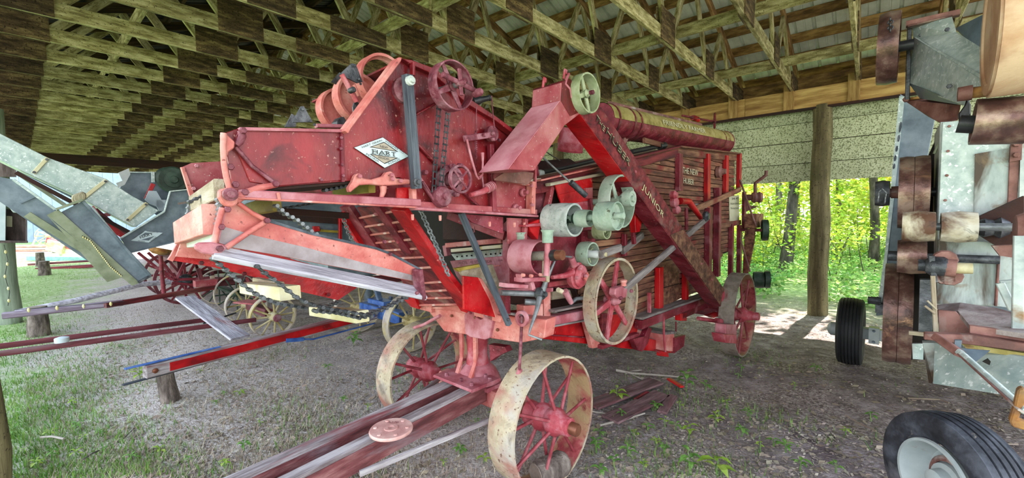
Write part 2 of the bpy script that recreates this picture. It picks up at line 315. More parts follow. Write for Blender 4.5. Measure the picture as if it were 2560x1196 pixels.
M['weed']=material('broad weed leaf',['#4f8a3c','#6fae50','#92c86a'],5,rough=.5,bump=0,rnd=.25,island=True,trans=.35)
M['weedlight']=material('yellow green weed leaf',['#82b83c','#a2cf50','#bfe070'],5,rough=.5,bump=0,rnd=.2,island=True,trans=.4)
M['leaf']=material('sunlit forest leaf',['#86aa3c','#b0c850','#d8dc70'],.8,rough=.55,bump=0,rnd=.5,island=True,trans=.5,k=1.0)
M['leaflow']=material('undergrowth leaf',['#5c8c48','#86b060','#b0cc80'],1.0,rough=.55,bump=0,rnd=.5,island=True,trans=.45,k=1.05)
M['leafgold']=material('yellowing forest leaf',['#ccc648','#e2d458','#ecc85a'],1.0,rough=.55,bump=0,rnd=.35,island=True,trans=.5,k=1.0)
M['trunk']=material('forest trunk bark',['#5a5650','#8a867e','#b4b0a6'],9,(1,1,.3),rough=.9,bump=.6,bscale=20)
M['trunkdark']=material('dark forest trunk bark',['#33302c','#55504a','#77716a'],9,(1,1,.3),rough=.9,bump=.6,bscale=20)
M['barn']=material('light blue ribbed barn steel',['#8ea4c8','#a2b6d6'],3,rough=.5,bump=.05)
M['teal']=material('pale teal tongue paint',['#7fb4b8','#a4d0d2'],8,rough=.6,bump=.2)
M['hotpink']=material('sunlit coral plastic',['#e88a80','#f4b0a4'],4,rough=.6,bump=.1)
M['boxwhite']=material('white painted box side',['#c8d8e0','#dfeaf0'],6,rough=.5,bump=.1)
M['boxwood']=material('weathered brown box wood',['#4e4240','#6a5a58','#857674'],16,(1,1,.2),rough=.85,bump=.4)
M['bulb']=material('clear yellow lamp glass',['#e8d888','#f4ecc0'],5,rough=.2,bump=0)
# ================================================================== ground
def ground_material():
    m=bpy.data.materials.new('ground of packed dirt running into lawn'); m.use_nodes=True; t=m.node_tree; N=t.nodes; L=t.links; N.clear()
    out=N.new('ShaderNodeOutputMaterial'); bs=N.new('ShaderNodeBsdfPrincipled'); tc=N.new('ShaderNodeTexCoord')
    def noise(s,d=6,ds=0):
        n=N.new('ShaderNodeTexNoise'); n.inputs['Scale'].default_value=s; n.inputs['Detail'].default_value=d; n.inputs['Distortion'].default_value=ds; n.inputs['Roughness'].default_value=.65
        L.new(tc.outputs['Object'],n.inputs['Vector']); return n.outputs['Fac']
    def ramp(f,st):
        r=N.new('ShaderNodeValToRGB'); e=r.color_ramp.elements
        while len(e)<len(st): e.new(.5)
        for i,(p,c) in enumerate(st): e[i].position=p; e[i].color=srgb(c) if isinstance(c,str) else (c,c,c,1)
        L.new(f,r.inputs[0]); return r.outputs[0]
    def mix(f,a,b):
        x=N.new('ShaderNodeMix'); x.data_type='RGBA'; L.new(f,x.inputs[0]); L.new(a,x.inputs[6]); L.new(b,x.inputs[7]); return x.outputs[2]
    def math_(op,a,b):
        x=N.new('ShaderNodeMath'); x.operation=op; x.use_clamp=False
        for i,v in enumerate((a,b)):
            if isinstance(v,(int,float)): x.inputs[i].default_value=v
            else: L.new(v,x.inputs[i])
        return x.outputs[0]
    dirt=ramp(noise(5),[(.34,'#665a5c'),(.5,'#8e8284'),(.66,'#b4a8aa')])
    lit=ramp(noise(38,5,.8),[(.40,'#584c4a'),(.52,'#a2948e'),(.64,'#d4c8c2')])
    dirt=mix(ramp(noise(1.3,4),[(.42,0.0),(.62,.75)]),dirt,lit)
    dirt_=dirt
    gr=ramp(noise(14),[(.32,'#6a7e4c'),(.5,'#90a86c'),(.68,'#b8c49a')])
    def dot(vec):
        d=N.new('ShaderNodeVectorMath'); d.operation='DOT_PRODUCT'; L.new(tc.outputs['Object'],d.inputs[0]); d.inputs[1].default_value=vec; return d.outputs['Value']
    u=dot(tuple(UX)); v=dot(tuple(VX))
    jit=math_('MULTIPLY',math_('SUBTRACT',noise(1.1,5),.5),4.2); jit2=math_('MULTIPLY',math_('SUBTRACT',noise(9,4),.5),2.6)
    e=math_('ADD',math_('ADD',math_('SUBTRACT',.25,u),jit),jit2)
    e2=math_('ADD',math_('SUBTRACT',math_('MULTIPLY',v,.22),math_('MULTIPLY',u,.5)),-1.5)
    e=math_('ADD',e,math_('MAXIMUM',e2,0.0))
    f=math_('ADD',math_('SUBTRACT',u,9.0),math_('MULTIPLY',jit,1.0))
    th=ramp(noise(60,4,1.2),[(.36,'#8a8078'),(.5,'#c2bab4'),(.62,'#e4deda')])  # pale thatch towards the open side, the extra light there put into its colour
    s3=N.new('ShaderNodeMapRange'); L.new(math_('ADD',math_('SUBTRACT',2.5,u),math_('MULTIPLY',jit,.5)),s3.inputs[0]); s3.inputs[1].default_value=-.8; s3.inputs[2].default_value=1.2; s3.inputs[4].default_value=.85
    dirt=mix(s3.outputs[0],dirt,th)
    s1=N.new('ShaderNodeMapRange'); L.new(e,s1.inputs[0]); s1.inputs[1].default_value=-.6; s1.inputs[2].default_value=1.2
    s2=N.new('ShaderNodeMapRange'); L.new(f,s2.inputs[0]); s2.inputs[1].default_value=-1.5; s2.inputs[2].default_value=1.5
    g=math_('MAXIMUM',s1.outputs[0],s2.outputs[0])
    L.new(mix(g,dirt,gr),bs.inputs['Base Color']); bs.inputs['Roughness'].default_value=.95; bs.inputs['Specular IOR Level'].default_value=.1
    b=N.new('ShaderNodeBump'); b.inputs['Strength'].default_value=.7; b.inputs['Distance'].default_value=.03; L.new(noise(30,6),b.inputs['Height']); L.new(b.outputs[0],bs.inputs['Normal'])
    L.new(bs.outputs[0],out.inputs[0]); return m
def hgt(x,y):
    return .018*math.sin(x*2.1+1)*math.cos(y*1.7)+.012*math.sin(x*5.3+y*3.1)+.006*math.sin(x*11-y*9)
def make_ground():
    xs=[-60,-40,-28,-20,-15,-12,-10]+[ -8+.16*i for i in range(100)]+[8.2,9,10,12,15,20,28,40,60]
    ys=[-14,-8,-4]+[-1.0+.16*i for i in range(76)]+[11.5,13,15,18,22,27,35,50,70]
    vs=[]; fs=[]
    for y in ys:
        for x in xs:
            k=1 if abs(x)<10 and y<12 else 0
            vs.append((x,y,(hgt(x,y)-.02)*k-.004))
    n=len(xs)
    for j in range(len(ys)-1):
        for i in range(n-1): fs.append((j*n+i,j*n+i+1,(j+1)*n+i+1,(j+1)*n+i))
    o=mk('floor',vs,fs,ground_material(),smooth=180); tag(o,'packed dirt shed floor scattered with leaf litter running into lawn','ground',kind='structure')
make_ground()
# ================================================================== ceiling: trusses, purlins, roof sheets, braces
ceil=root('ceiling','open roof of weathered wooden trusses, purlins and ribbed steel sheets','roof',S(4,8,3.45),kind='structure')
CH0,CHH,CT=3.45,.14,.04                       # bottom chord underside, height, thickness
SL=.34; UM=3.93; V0,DV=.18,.786
def ztop(u): return 3.62+(min(u+.75,8.61-u))*SL  # underside of the top chord
def in_truss(u,v,z): return S(u,v,z)
NTR=29; first={}
def tpiece(key,name,tr,v,build):
    # build the piece once for the truss at v=0, then copy its object (shared mesh) to every other truss
    if key not in first: o=build(); first[key]=o; WM0[key]=WM[o.name].copy(); o.parent=None; link2(o,tr,Matrix.Translation(VX*v)@WM0[key])
    else: dup(first[key],tr,Matrix.Translation(VX*v)@WM0[key])
WM0={}
def link2(o,par,mw): WM[o.name]=mw.copy(); o.parent=par; o.matrix_parent_inverse=WM[par.name].inverted(); o.matrix_basis=mw
G=.012
webs=[((.32,CH0+.1),(.95,None)),((1.45,CH0+.1),(.98,None)),((1.66,CH0+.1),(2.28,None)),((2.98,CH0+.1),(2.34,None)),((3.2,CH0+.1),(3.86,None))]
webs=webs+[((2*UM-a[0],a[1]),(2*UM-b[0],None)) for a,b in webs]
plates=[(-.62,.32,CH0-.005,CHH+.09),(1.37,1.77,CH0-.005,.34),(2.1,2.72,CH0-.004,CHH+.008),(2.92,3.3,CH0-.005,.34),(4.5,4.9,CH0-.005,.34),(6.1,6.45,CH0-.005,.34),(7.55,8.3,CH0-.005,CHH+.09)]
for k in range(-3,NTR):
    v=V0+DV*k; tr=node('roof_truss',ceil)
    for i,(a,b) in enumerate([(-.65,2.4),(2.404,5.9),(5.904,8.3)]):
        tpiece('ch%d'%i,'bottom_chord',tr,v,lambda a=a,b=b:bar('bottom_chord',S(a,0,CH0+CHH/2),S(b,0,CH0+CHH/2),CT,CHH,M['truss'],tr,c=.003))
    tpiece('tc0','top_chord',tr,v,lambda:bar('top_chord',S(-.75,0,3.62+.06),S(UM,0,ztop(UM)+.06),CT,.12,M['purlinshade'],tr,c=.003))
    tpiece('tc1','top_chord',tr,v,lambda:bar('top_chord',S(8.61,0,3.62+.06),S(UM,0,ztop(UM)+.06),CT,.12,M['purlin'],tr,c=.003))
    if k>16: wb=webs[::3]
    else: wb=webs
    for i,(a,b) in enumerate(wb):
        tpiece('w%d%d'%(i,k>16),'web_member',tr,v,lambda a=a,b=b:bar('web_member',S(a[0],0,a[1]),S(b[0],0,ztop(b[0])+.03),.038,.085,M['truss'],tr,up=VX.cross(S(b[0]-a[0],0,1)).normalized() if 0 else ZX,c=.003))
    for i,(a,b,z,h) in enumerate(plates):
        def pl(a=a,b=b,z=z,h=h):
            mb=MB()
            for s in (-1,1): mb.beam(S(a,s*(CT/2+G/2),z+h/2),S(b,s*(CT/2+G/2),z+h/2),G,h,ZX)
            mw=frame(S((a+b)/2,0,z+h/2),UX); iv=mw.inverted(); mb.v=[iv@q for q in mb.v]
            return mb.build('gusset_plate',M['plywood'],tr,mw)
        tpiece('p%d'%i,'gusset_plate',tr,v,pl)
VA,VB=V0-3*DV-.4,V0+(NTR-1)*DV+.5
pu=[-.62+.447*i for i in range(11)]
for u in pu+[2*UM-x for x in pu]:
    for a,b in ((VA,4.2),(4.2,9.0),(9.0,15.0),(15.0,VB)):
        z=ztop(u)+.12+.055; s=SL if u<UM else -SL
        bar('purlin',S(u,a,z),S(u,b-.004,z),.042,.13,M['purlinshade' if u<UM else 'purlin'],ceil,up=(ZX-UX*s).normalized() if 0 else ZX,c=.003)
for i,(u,z) in enumerate([(2.71,CH0+CHH+.068),(4.97,CH0+CHH+.068),(.9,CH0+CHH+.068),(6.95,CH0+CHH+.068)]):   # braces lying along the chords
    for a,b in ((VA+.2,3.6),(3.3,8.1),(7.9,12.6),(12.4,17.8),(17.6,VB-.3)):
        bar('lateral_brace',S(u+(.0 if int(a)%2 else .04),a,z),S(u+(.0 if int(a)%2 else .04),b,z),.036,.13,M['truss'],ceil,c=.003)
# ribbed roof sheets, one object per sheet, sharing two meshes
def sheet_mesh():
    wv=[]; wd=.914; prof=[]
    for i in range(4):
        x=i*wd/4; prof += [(x,0),(x+.03,0),(x+.042,.03),(x+.066,.03),(x+.078,0),(x+.15,0),(x+.155,.006),(x+.17,.006),(x+.175,0)]
    prof.append((wd,0)); return prof
prof=sheet_mesh(); rz=.12+.118
def roof_sheet(side,name):
    vs=[];fs=[];n=len(prof)
    for j,u in enumerate((-.95,UM)):
        uu=u if side==0 else 2*UM-u
        for x,h in prof: vs.append(S(uu,x,ztop(u)+rz+h))
    for i in range(n-1): fs.append((i,i+1,n+i+1,n+i))
    return vs,fs
for side in (0,1):
    f0=None; vv=VA
    while vv<VB:
        mw=Matrix.Translation(VX*vv)
        if f0 is None: vs,fs=roof_sheet(side,'roof_sheet'); f0=mk('roof_sheet',vs,fs,M['roofshade' if side==0 else 'roofmetal'],ceil,mw,smooth=25)
        else: dup(f0,ceil,mw)
        vv+=.914
# ================================================================== far eave wall
wb=root('wall_back','tan girder over speckled steel siding panels on the woods side','wall',S(8,1,0),kind='structure')
GU=7.92
for a,b in ((-2.6,.95),(.954,1.62),(1.625,3.7),(3.704,8.2),(8.204,13.0),(13.0,VB)): bar('girder_plank',S(GU,a,3.315),S(GU,b,3.315),.05,.29,M['girder'],wb)
bar('girder_plank',S(GU+.02,VA,3.155),S(GU+.02,VB,3.155),.09,.03,M['darkbrown'],wb)
for k in range(-3,NTR):
    if k>12: break
    v=V0+DV*k+.045
    if k%1==0: bar('bearing_block',S(GU-.045,v,3.17),S(GU-.045,v,3.56),.14,.035,M['girder'],wb,up=UX)
bar('girder_plank',S(8.26,VA,3.47),S(8.26,VB,3.47),.05,.52,M['purlin'],wb)
zz=[2.07,2.36,2.70,3.0,3.32]
for i in range(4):
    for a,b in ((VA-3,1.5),(1.5,6.2),(6.2,11.0),(11.0,16.0),(16.0,VB)):
        sh=.9*(i%2)
        bar('siding_panel',S(8.2+.018*(i%2),a+sh,(zz[i]+zz[i+1])/2),S(8.2+.018*(i%2),b+sh-.002,(zz[i]+zz[i+1])/2),.016,zz[i+1]-zz[i]-.008,M['panel'],wb,c=.004)
bar('light_stop_board',S(8.245,VA,2.70),S(8.245,VB,2.70),.012,1.22,M['darkbrown'],wb)  # dark board added behind the panels to stop light through their seams
def post(name,u,v,r,h,mat,label,n=14):
    p=S(u,v,0); mb=MB(); pts=[]; rs=[]
    for i in range(9):
        z=-.25+(h+.25)*i/8; pts.append(Vector((.012*math.sin(i*1.7+u),.012*math.cos(i*2.3+v),z))); rs.append(r*(1.06-.012*i+.015*math.sin(i*3.1)))
    o=MB().tube(pts,rs,n).build(name,mat,None,Matrix.Translation(p),smooth=60); tag(o,label,'post',kind='structure'); return o
post('support_post',7.98,.59,.125,3.19,M['pole'],'round log post on the woods side carrying the girder')
for i,v in enumerate((5.4,10.2,15.0,19.8)): post('support_post',7.98,v,.125,3.19,M['pole'],'log post of the woods side standing behind the red thresher',10)
bar_front=root('wall_front','long girder over the open lawn side of the shed','wall',S(0,6,0),kind='structure')
for a,b in ((-2.2,4.0),(4.0,10.5),(10.5,17),(17,VB)): bar('girder_plank',S(-.35,a,3.31),S(-.35,b-.004,3.31),.05,.28,M['girder'],bar_front)
post('support_post',-.17,4.03,.06,3.4,M['pole'],'dark nearest log post at the left edge of the picture')
post('support_post',-.16,10.56,.13,3.4,M['polegrey'],'grey green log post strung with lamp bulbs',14)
for i,v in enumerate((13.4,16.2,19.0,21.6)): post('support_post',-.3,v,.11,3.4,M['pole'],'lawn side post in the row behind the bulb strung post',10)
ge=root('wall_left','dark cross girder at the far gable bay','wall',S(4,16.9,3),kind='structure')
for a,b in ((-.3,3.2),(3.2,8.1)): bar('girder_plank',S(a,16.9,3.33),S(b-.004,16.9,3.33),.05,.26,M['darkbrown'],ge)
# ================================================================== the red thresher
T=root('threshing_machine','long red steel and wood grain thresher in the middle of the shed','thresher',W(3.5,-2.1,0))
bS,bF=-1.62,-2.58
def P(name,b,t,px,mat,par=None,bev=0): return bplate(name,b,t,px,M[mat],par or T,bev)
def Bq(name,b,p,q,wpx,d,mat,par=None,b2=None,c=.003,off=0.0):   # bar between two pixels on planes b, b2: wpx wide in the picture, d deep along BX
    A_=NB(p[0],p[1],b); C_=NB(q[0],q[1],b if b2 is None else b2); m=(A_+C_)/2
    return bar(name,A_+BX*off,C_+BX*off,d,wpx*ppm(m),M[mat],par or T,up=(C_-A_).cross(BX)*-1 if True else ZX,c=c)
def cyl(p,q,r,name,mat,par=None,n=12): return tube(name,[p,q],r,M[mat],par or T,n)
def wheel(name,c,ax,r,w_,th,nsp,rim,spk,hub,hr,hl,par=None,sr=.009,twist=0.0,flat=None,ins=None,n=40,hoff=0.0):
    par=par or T; c=Vector(c); ax=Vector(ax).normalized()
    rimo=lathe(name,c,ax,[(r,-w_/2),(r,w_/2),(r-th,w_/2),(r-th,-w_/2)],M[rim],par,n,True)
    if ins:     # a flat face ring inside
        pass
    h=lathe('hub',c+ax*hoff,ax,[(hr*.55,-hl/2),(hr,-hl/2+.01),(hr*.92,-hl*.25),(hr*1.12,-hl*.2),(hr*1.12,-hl*.1),(hr*.9,0),(hr*1.12,hl*.12),(hr*1.1,hl*.22),(hr*.8,hl*.3),(hr*.7,hl/2-.006),(hr*.5,hl/2)],M[hub],rimo,16)
    y=ax.cross(ZX)
    if y.length<.1: y=Vector((1,0,0))
    y.normalize(); f=None
    for k in range(nsp):
        Rm=Matrix.Rotation(2*math.pi*k/nsp+twist,4,ax); mw=Matrix.Translation(c)@Rm
        s=(1 if k%2 else -1)*(w_*.25 if flat is None else 0)
        key=(k%2)
        if k<2:
            p=y*hr*.8+ax*(hoff+s*1.3); q=y*(r-th*.6)+ax*s*.9
            if flat: o=MB().beam(p,q,flat[0],flat[1],ax,.002,w2=flat[2] if len(flat)>2 else None).build('spoke',M[spk],rimo,mw)
            else: o=MB().tube([p,q],[sr*1.15,sr],8).build('spoke',M[spk],rimo,mw,smooth=50)
            if k==0: f=[o]
            else: f.append(o)
        else: dup(f[key],rimo,mw)
    return rimo
def pulley(name,a,z,b_out,L,r,mat,nsp=0,th=.012,web=None,crown=.004,hub=True,inner=None,n=36):
    # an open belt pulley: outer end at b_out, L long towards the machine
    c=W(a,b_out,z)
    o=lathe(name,c,BX*-1,[(r-th,0),(r,0),(r+crown,L/2),(r,L),(r-th,L)],M[mat],T,n,True)
    if web is not None: lathe('web',c-BX*(L*web),BX,[(r-th*.8,-.006),(r-th*.8,.006),(.02,.006),(.02,-.006)],M[inner or mat],o,28,True)
    if nsp:
        f=None
        for k in range(nsp):
            mw=Matrix.Translation(c-BX*L*.5)@Matrix.Rotation(2*math.pi*k/nsp+.5,4,BX)
            if f is None: f=MB().beam(ZX*r*.12,ZX*(r-th*.6),r*.2,.014,BX,.003,w2=r*.13).build('spoke',M[inner or mat],o,mw)
            else: dup(f,o,mw)
    if hub: lathe('hub',c-BX*L*.5,BX,[(r*.1,-L*.35),(r*.2,-L*.32),(r*.2,L*.32),(r*.1,L*.35)],M[inner or mat],o,14)
    return o
def azb(px,b): p=NB(px[0],px[1],b); return p.dot(AX),p.z
# ---------------------------------------------------------------- front truck
FA,FZ=1.93,.385
def truck_wheel(b,nm,side):
    w1=wheel(nm,W(FA,b,FZ),BX,.385,.19,.013,14,'rimpale','spoke','hubred',.074,.32,sr=.0095,hoff=.03*side)
    lathe('rim_flange',W(FA,b+.088,FZ),BX,[(.373,-.004),(.373,.004),(.345,.004),(.345,-.004)],M['rimred'],w1,40,True) if 0 else None
    lathe('rim_lining',W(FA,b,FZ),BX,[(.3715,-.09),(.3715,.09),(.3705,.09),(.3705,-.09)],M['rimred'],w1,40,True)
    lathe('axle_cap',W(FA,b+.2*side,FZ),BX,[(.036,-.06),(.036,.03),(.03,.04)] if side>0 else [(.03,-.04),(.036,-.03),(.036,.06)],M['brass'],w1,14)
    return w1
truck_wheel(-1.535,'front_wheel',1); truck_wheel(-2.72,'front_wheel',-1)
bar('axle_beam',W(FA,-2.5,FZ),W(FA,-1.72,FZ),.10,.12,M['salmon'],T,c=.012)
bar('axle_beam_clamp',W(FA-.0,-2.3,FZ+.07),W(FA,-1.95,FZ+.07),.16,.03,M['pink'],T,c=.006)
# turntable casting
lathe('swivel_dish',W(FA,-2.12,FZ+.06),ZX,[(.15,0),(.16,.02),(.15,.05),(.125,.10),(.085,.14),(.06,.16)],M['pink'],T,28)
lathe('swivel_column',W(FA,-2.12,FZ+.14),ZX,[(.10,0),(.085,.04),(.07,.12),(.075,.26),(.085,.30)],M['hubred'],T,18)
for s in (-1,1):
    mb=MB().prism([W(FA-.09,-2.12+s*.055,z) if i else W(FA-.15,-2.12+s*.05,z) for i,z in ((0,FZ+.12),(1,FZ+.24),(1,FZ+.56))]+[W(FA-.075,-2.12+s*.055,FZ+.56),W(FA-.07,-2.12+s*.055,FZ+.3),W(FA-.12,-2.12+s*.05,FZ+.12)],BX*.03*s); mb.build('swivel_rib',M['salmon'],T)
pts=[(1160,790),(1166,775),(1175,770),(1184,775),(1187,792),(1200,800),(1207,798),(1208,784),(1216,775),(1226,777),(1231,790),(1231,806),(1222,846),(1212,850),(1175,843),(1163,835)]
plate('swivel_bracket',[NA(x,y,1.735) for x,y in pts],AX*.03,M['pink'],T,.003)
bolts('bracket_bolt',[NA(1174,782,1.73),NA(1219,787,1.73)],AX*-1,.016,.014,M['pink'],T)
plate('brace_fin',[NA(x,y,1.86) for x,y in [(1222,862),(1262,868),(1268,880),(1240,893),(1225,905)]],AX*.05,M['crimson'],T)
# tongue
ta,tb=W(1.86,-2.10,.44),W(.18,-2.07,.36)
td=(tb-ta).normalized(); tn=td.cross(ZX).normalized()
for s in (-1,1): bar('tongue_rail',ta+tn*.085*s,tb+tn*.105*s,.075,.13,M['tongue'],T,c=.005)
bar('tongue_board',ta+td*.80-ZX*.035,tb-ZX*.03,.13,.03,M['tongue'],T,c=.004)
for s_,o_ in ((1,.040),(-1,-.042)):
    q_=(tn if tn.dot(BX)>0 else -tn)*s_
    bar('painted_side',ta+q_*(.085 if s_>0 else .085)+(tn if tn.dot(BX)>0 else -tn)*.0395-ZX*.008,tb+q_*.105+(tn if tn.dot(BX)>0 else -tn)*.0395-ZX*.008,.004,.108,M['sidered'],T,c=0)
bar('tongue_plate',W(1.80,-2.28,.525),W(1.80,-1.90,.525),.26,.02,M['pink'],T,c=.006)
for a,b in ((1.72,-2.2),(1.72,-2.05),(1.72,-1.95),(1.86,-2.24),(1.87,-1.98),(1.85,-1.92)): bolts('plate_bolt',[W(a,b,.535)],ZX,.018,.025,M['cast'],T)
bolts('tongue_bolt',[ta+td*x+tn*y+ZX*z for x,y,z in ((.86,-.1,.055),(.97,.1,.052),(1.05,.0,-.005),(1.3,.1,.045))],ZX,.014,.008,M['brass'],T)
bar('side_hound',NB(1250,1040,-1.66),NB(900,1185,-1.80),.02,.028,M['tongue'],T,c=.003)
bar('side_hound',W(1.86,-2.47,.40),W(1.05,-2.22,.33),.02,.028,M['tongue'],T,c=.003)
tube('hook_rod',[NA(1305,790,1.73),NA(1301,880,1.73),NA(1298,925,1.73)],.009,M['cast'],T)
lathe('hook_eye',NA(1305,797,1.72),AX,[(.028,-.01),(.044,-.01),(.044,.01),(.028,.01)],M['pink'],T,20,True)
tube('hook_rod',[NA(1300,925,1.73),NA(1290,948,1.73),NA(1272,945,1.73),NA(1268,975,1.73)],.014,M['pink'],T)
# front bolster
plate('front_bolster',[NA(x,y,1.76) for x,y in [(1063,768),(1117,772),(1303,795),(1366,800),(1360,846),(1302,858),(1110,829)]],AX*.09,M['salmon'],T,.004)
bar('bolster_end',W(1.78,-2.62,.99),W(1.78,-2.36,.985),.10,.10,M['salmon'],T)
plate('bolster_bracket',[NA(x,y,1.755) for x,y in [(1178,780),(1197,783),(1196,806),(1180,803)]],AX*-.012,M['salmon'],T,.002)
bolts('bolster_bolt',[NA(1189,794,1.745),NA(1245,825,1.755),NA(1130,790,1.755)],AX*-1,.014,.014,M['brass'],T)
tube('cross_rod',[NA(1100,790,1.72),NA(1060,812,1.72),NA(1036,820,1.72)],.012,M['pink'],T)
# ---------------------------------------------------------------- sloping feeder tray
def tray(px,py): # the sloping plane of the tray, through its top edge and its foot
    n=(W(1.25,-2.4,1.66)-W(1.74,-2.4,.93)).cross(BX).normalized(); return at(px,py,n,n.dot(W(1.25,-2.4,1.66)))
tn_=(W(1.25,-2.4,1.66)-W(1.74,-2.4,.93)).cross(BX).normalized()
if tn_.dot(AX)>0: tn_=-tn_
def TP(name,px,t,mat,off=0.0,par=None,bev=0): return plate(name,[tray(x,y)+tn_*off for x,y in px],tn_*t,M[mat],par or T,bev)
tf=TP('feeder_tray',[(892,520),(1002,518),(1120,690),(1170,755),(1045,768),(965,640)],-.012,'redwood')
sl=[((896,545),(985,527)),((908,567),(1001,553)),((922,587),(1018,575)),((935,607),(1030,597)),((948,626),(1046,620)),((966,646),(1070,641)),((1010,672),(1088,666)),((1055,707),(1108,703)),((1058,728),(1122,724)),((1050,745),(1136,743)),((1045,762),(1150,760))]
for p,q in sl:
    a_,c_=tray(*p)+tn_*.006,tray(*q)+tn_*.006; bar('tray_slat',a_,c_,.012,.012,M['salmon'],tf,up=tn_,c=.002)
TP('tray_rail',[(855,515),(880,513),(964,640),(937,633)],.03,'crimson',-.01)
TP('tray_rail',[(938,513),(955,513),(1034,630),(1018,636)],.02,'crimson',.0)
TP('tray_rail',[(985,517),(1020,520),(1126,680),(1183,755),(1175,775),(1160,770),(1105,690)],.035,'brightred',-.005,bev=.003)
TP('tray_side_strip',[(860,525),(868,525),(927,622),(918,625)],.03,'brightred',.02)
TP('tray_foot',[(1015,745),(1042,742),(1053,769),(1032,762)],.02,'brightred',.0)
TP('paint_patch',[(1107,700),(1122,703),(1138,718),(1140,726),(1125,727),(1112,712)],.001,'galvolive',.001,tf)
bolts('tray_bolt',[tray(946,530)+tn_*.02,tray(1001,600)+tn_*.02],tn_,.014,.012,M['hubred'],T)
# side wing at the tray foot
plate('tray_wing',[NB(x,y,-1.74) for x,y in [(1158,690),(1200,695),(1232,745),(1257,782),(1250,797),(1160,775)]],BX*-.015,M['brightred'],T,.003)
plate('wing_edge',[NB(x,y,-1.735) for x,y in [(1196,694),(1205,697),(1238,748),(1262,782),(1250,797),(1240,795),(1225,750)]],BX*-.03,M['salmon'],T,.003)
plate('tray_sill',[NA(x,y,1.735) for x,y in [(1048,770),(1175,762),(1255,792),(1250,808),(1185,790),(1120,776)]],AX*.03,M['salmon'],T,.003)
plate('guide_board',[NB(x,y,-1.80) for x,y in [(1150,678),(1232,662),(1268,757),(1255,770),(1205,700),(1157,690)]],BX*-.02,M['greyboard2'],T)
plate('guide_lip',[NB(x,y,-1.80) for x,y in [(1140,672),(1205,660),(1208,668),(1150,680)]],BX*-.03,M['yellow'],T)
# black wooden braces
Bq('black_brace',-1.60,(1153,533),(1272,812),13,.03,'blueblack',b2=-1.56)
bolts('brace_bolt',[NB(1270,800,-1.535)],BX,.014,.012,M['iron'],T)
tube('lift_chain',[NB(1053,524,-1.68)+Vector((0,0,-.0)),NB(1082,590,-1.68),NB(1108,665,-1.70),NB(1122,690,-1.72)],.002,M['steelgrey'],T)
def chain(name,pts,n,mat,L=1.35,r=.0035,wd=.011,par=None):
    # oval links along a path, every link its own mesh piece of one chain part
    pts=[Vector(p) for p in pts]; seg=[(pts[i+1]-pts[i]).length for i in range(len(pts)-1)]; tot=sum(seg); mb=MB()
    for k in range(n):
        s=tot*(k+.5)/n; i=0
        while i<len(seg)-1 and s>seg[i]: s-=seg[i]; i+=1
        d=(pts[i+1]-pts[i]).normalized(); c=pts[i]+d*s; h=tot/n*.5*L
        y=d.cross(ZX if k%2 else BX); 
        if y.length<.05: y=d.cross(AX)
        y.normalize(); ring=[]
        for g in range(8):
            t=2*math.pi*g/8; ring.append(c+d*h*math.cos(t)+y*wd*math.sin(t))
        mb.tube(ring,r,5,True)
    o=mb.build(name,M[mat],par or T,smooth=50); o['kind']='stuff'; return o
chain('hanging_chain',[NB(1050,522,-1.66),NB(1068,565,-1.66),NB(1093,620,-1.66),NB(1122,690,-1.66)],20,'steelgrey')
chain('hanging_chain',[NB(855,535,-2.3),NB(870,580,-2.3),NB(890,618,-2.3)],12,'steelgrey')
# ---------------------------------------------------------------- lower folded feeder extension
P('extension_side',bS,.02,[(600,509),(640,534),(700,561),(780,586),(860,602),(940,622),(975,634),(1052,676),(1057,712),(1040,705),(820,664),(700,640),(580,620),(540,608),(548,560),(566,518)],'salmon',bev=.003)
ext=[NB(x,y,bS+.004) for x,y in [(540,608),(580,620),(700,640),(820,664),(1040,705),(1057,712)]]
P('extension_stain',bS+.002,.002,[(556,566),(640,590),(760,618),(900,655),(1045,692),(1052,711),(1040,704),(820,663),(700,639),(580,619),(548,607)],'greydust')
lo=[NB(x,y,-1.56) for x,y in [(530,637),(1064,748)]]; up_=[NB(x,y,bS+.006) for x,y in [(540,612),(1057,713)]]
mbx=MB(); q=[up_[0],up_[1],lo[1],lo[0]]; nq=(q[1]-q[0]).cross(q[3]-q[0]).normalized()
bar('weathered_ledge',(q[0]+q[3])/2+nq*.01,(q[1]+q[2])/2+nq*.01,(q[3]-q[0]).length,.02,M['greyboard'],T,up=nq,w2=(q[2]-q[1]).length)
P('extension_end_iron',-1.55,.06,[(1050,676),(1057,674),(1061,705),(1066,748),(1059,752),(1050,700)],'cast')
P('extension_top_edge',bS+.004,.03,[(672,549),(780,582),(940,618),(978,632),(1052,672),(1052,677),(975,637),(940,624),(780,588),(672,556)],'blueblack')
farp=[(505,560),(462,575),(427,642),(433,652),(530,668),(640,694),(740,727),(845,751),(893,719),(880,690),(700,640),(560,590)]
P('extension_far_side',-2.45,.02,farp,'brightred')
P('extension_front_lip',-2.44,.03,[(500,556),(462,573),(427,640),(420,650),(432,655),(470,582),(505,568)],'salmon')
P('extension_far_board',-2.40,.02,[(465,575),(600,600),(600,655),(530,650),(440,642)],'salmon')
bolts('side_bolt',[NB(960,605,bS+.012),NB(1041,733,-1.535),NB(975,636,bS+.012)],BX,.012,.012,M['cast'],T)
bolts('far_side_bolt',[NB(449,602,-2.38),NB(503,658,-2.40),NB(610,685,-2.43),NB(821,737,-2.43)],BX,.016,.01,M['redwood'],T)
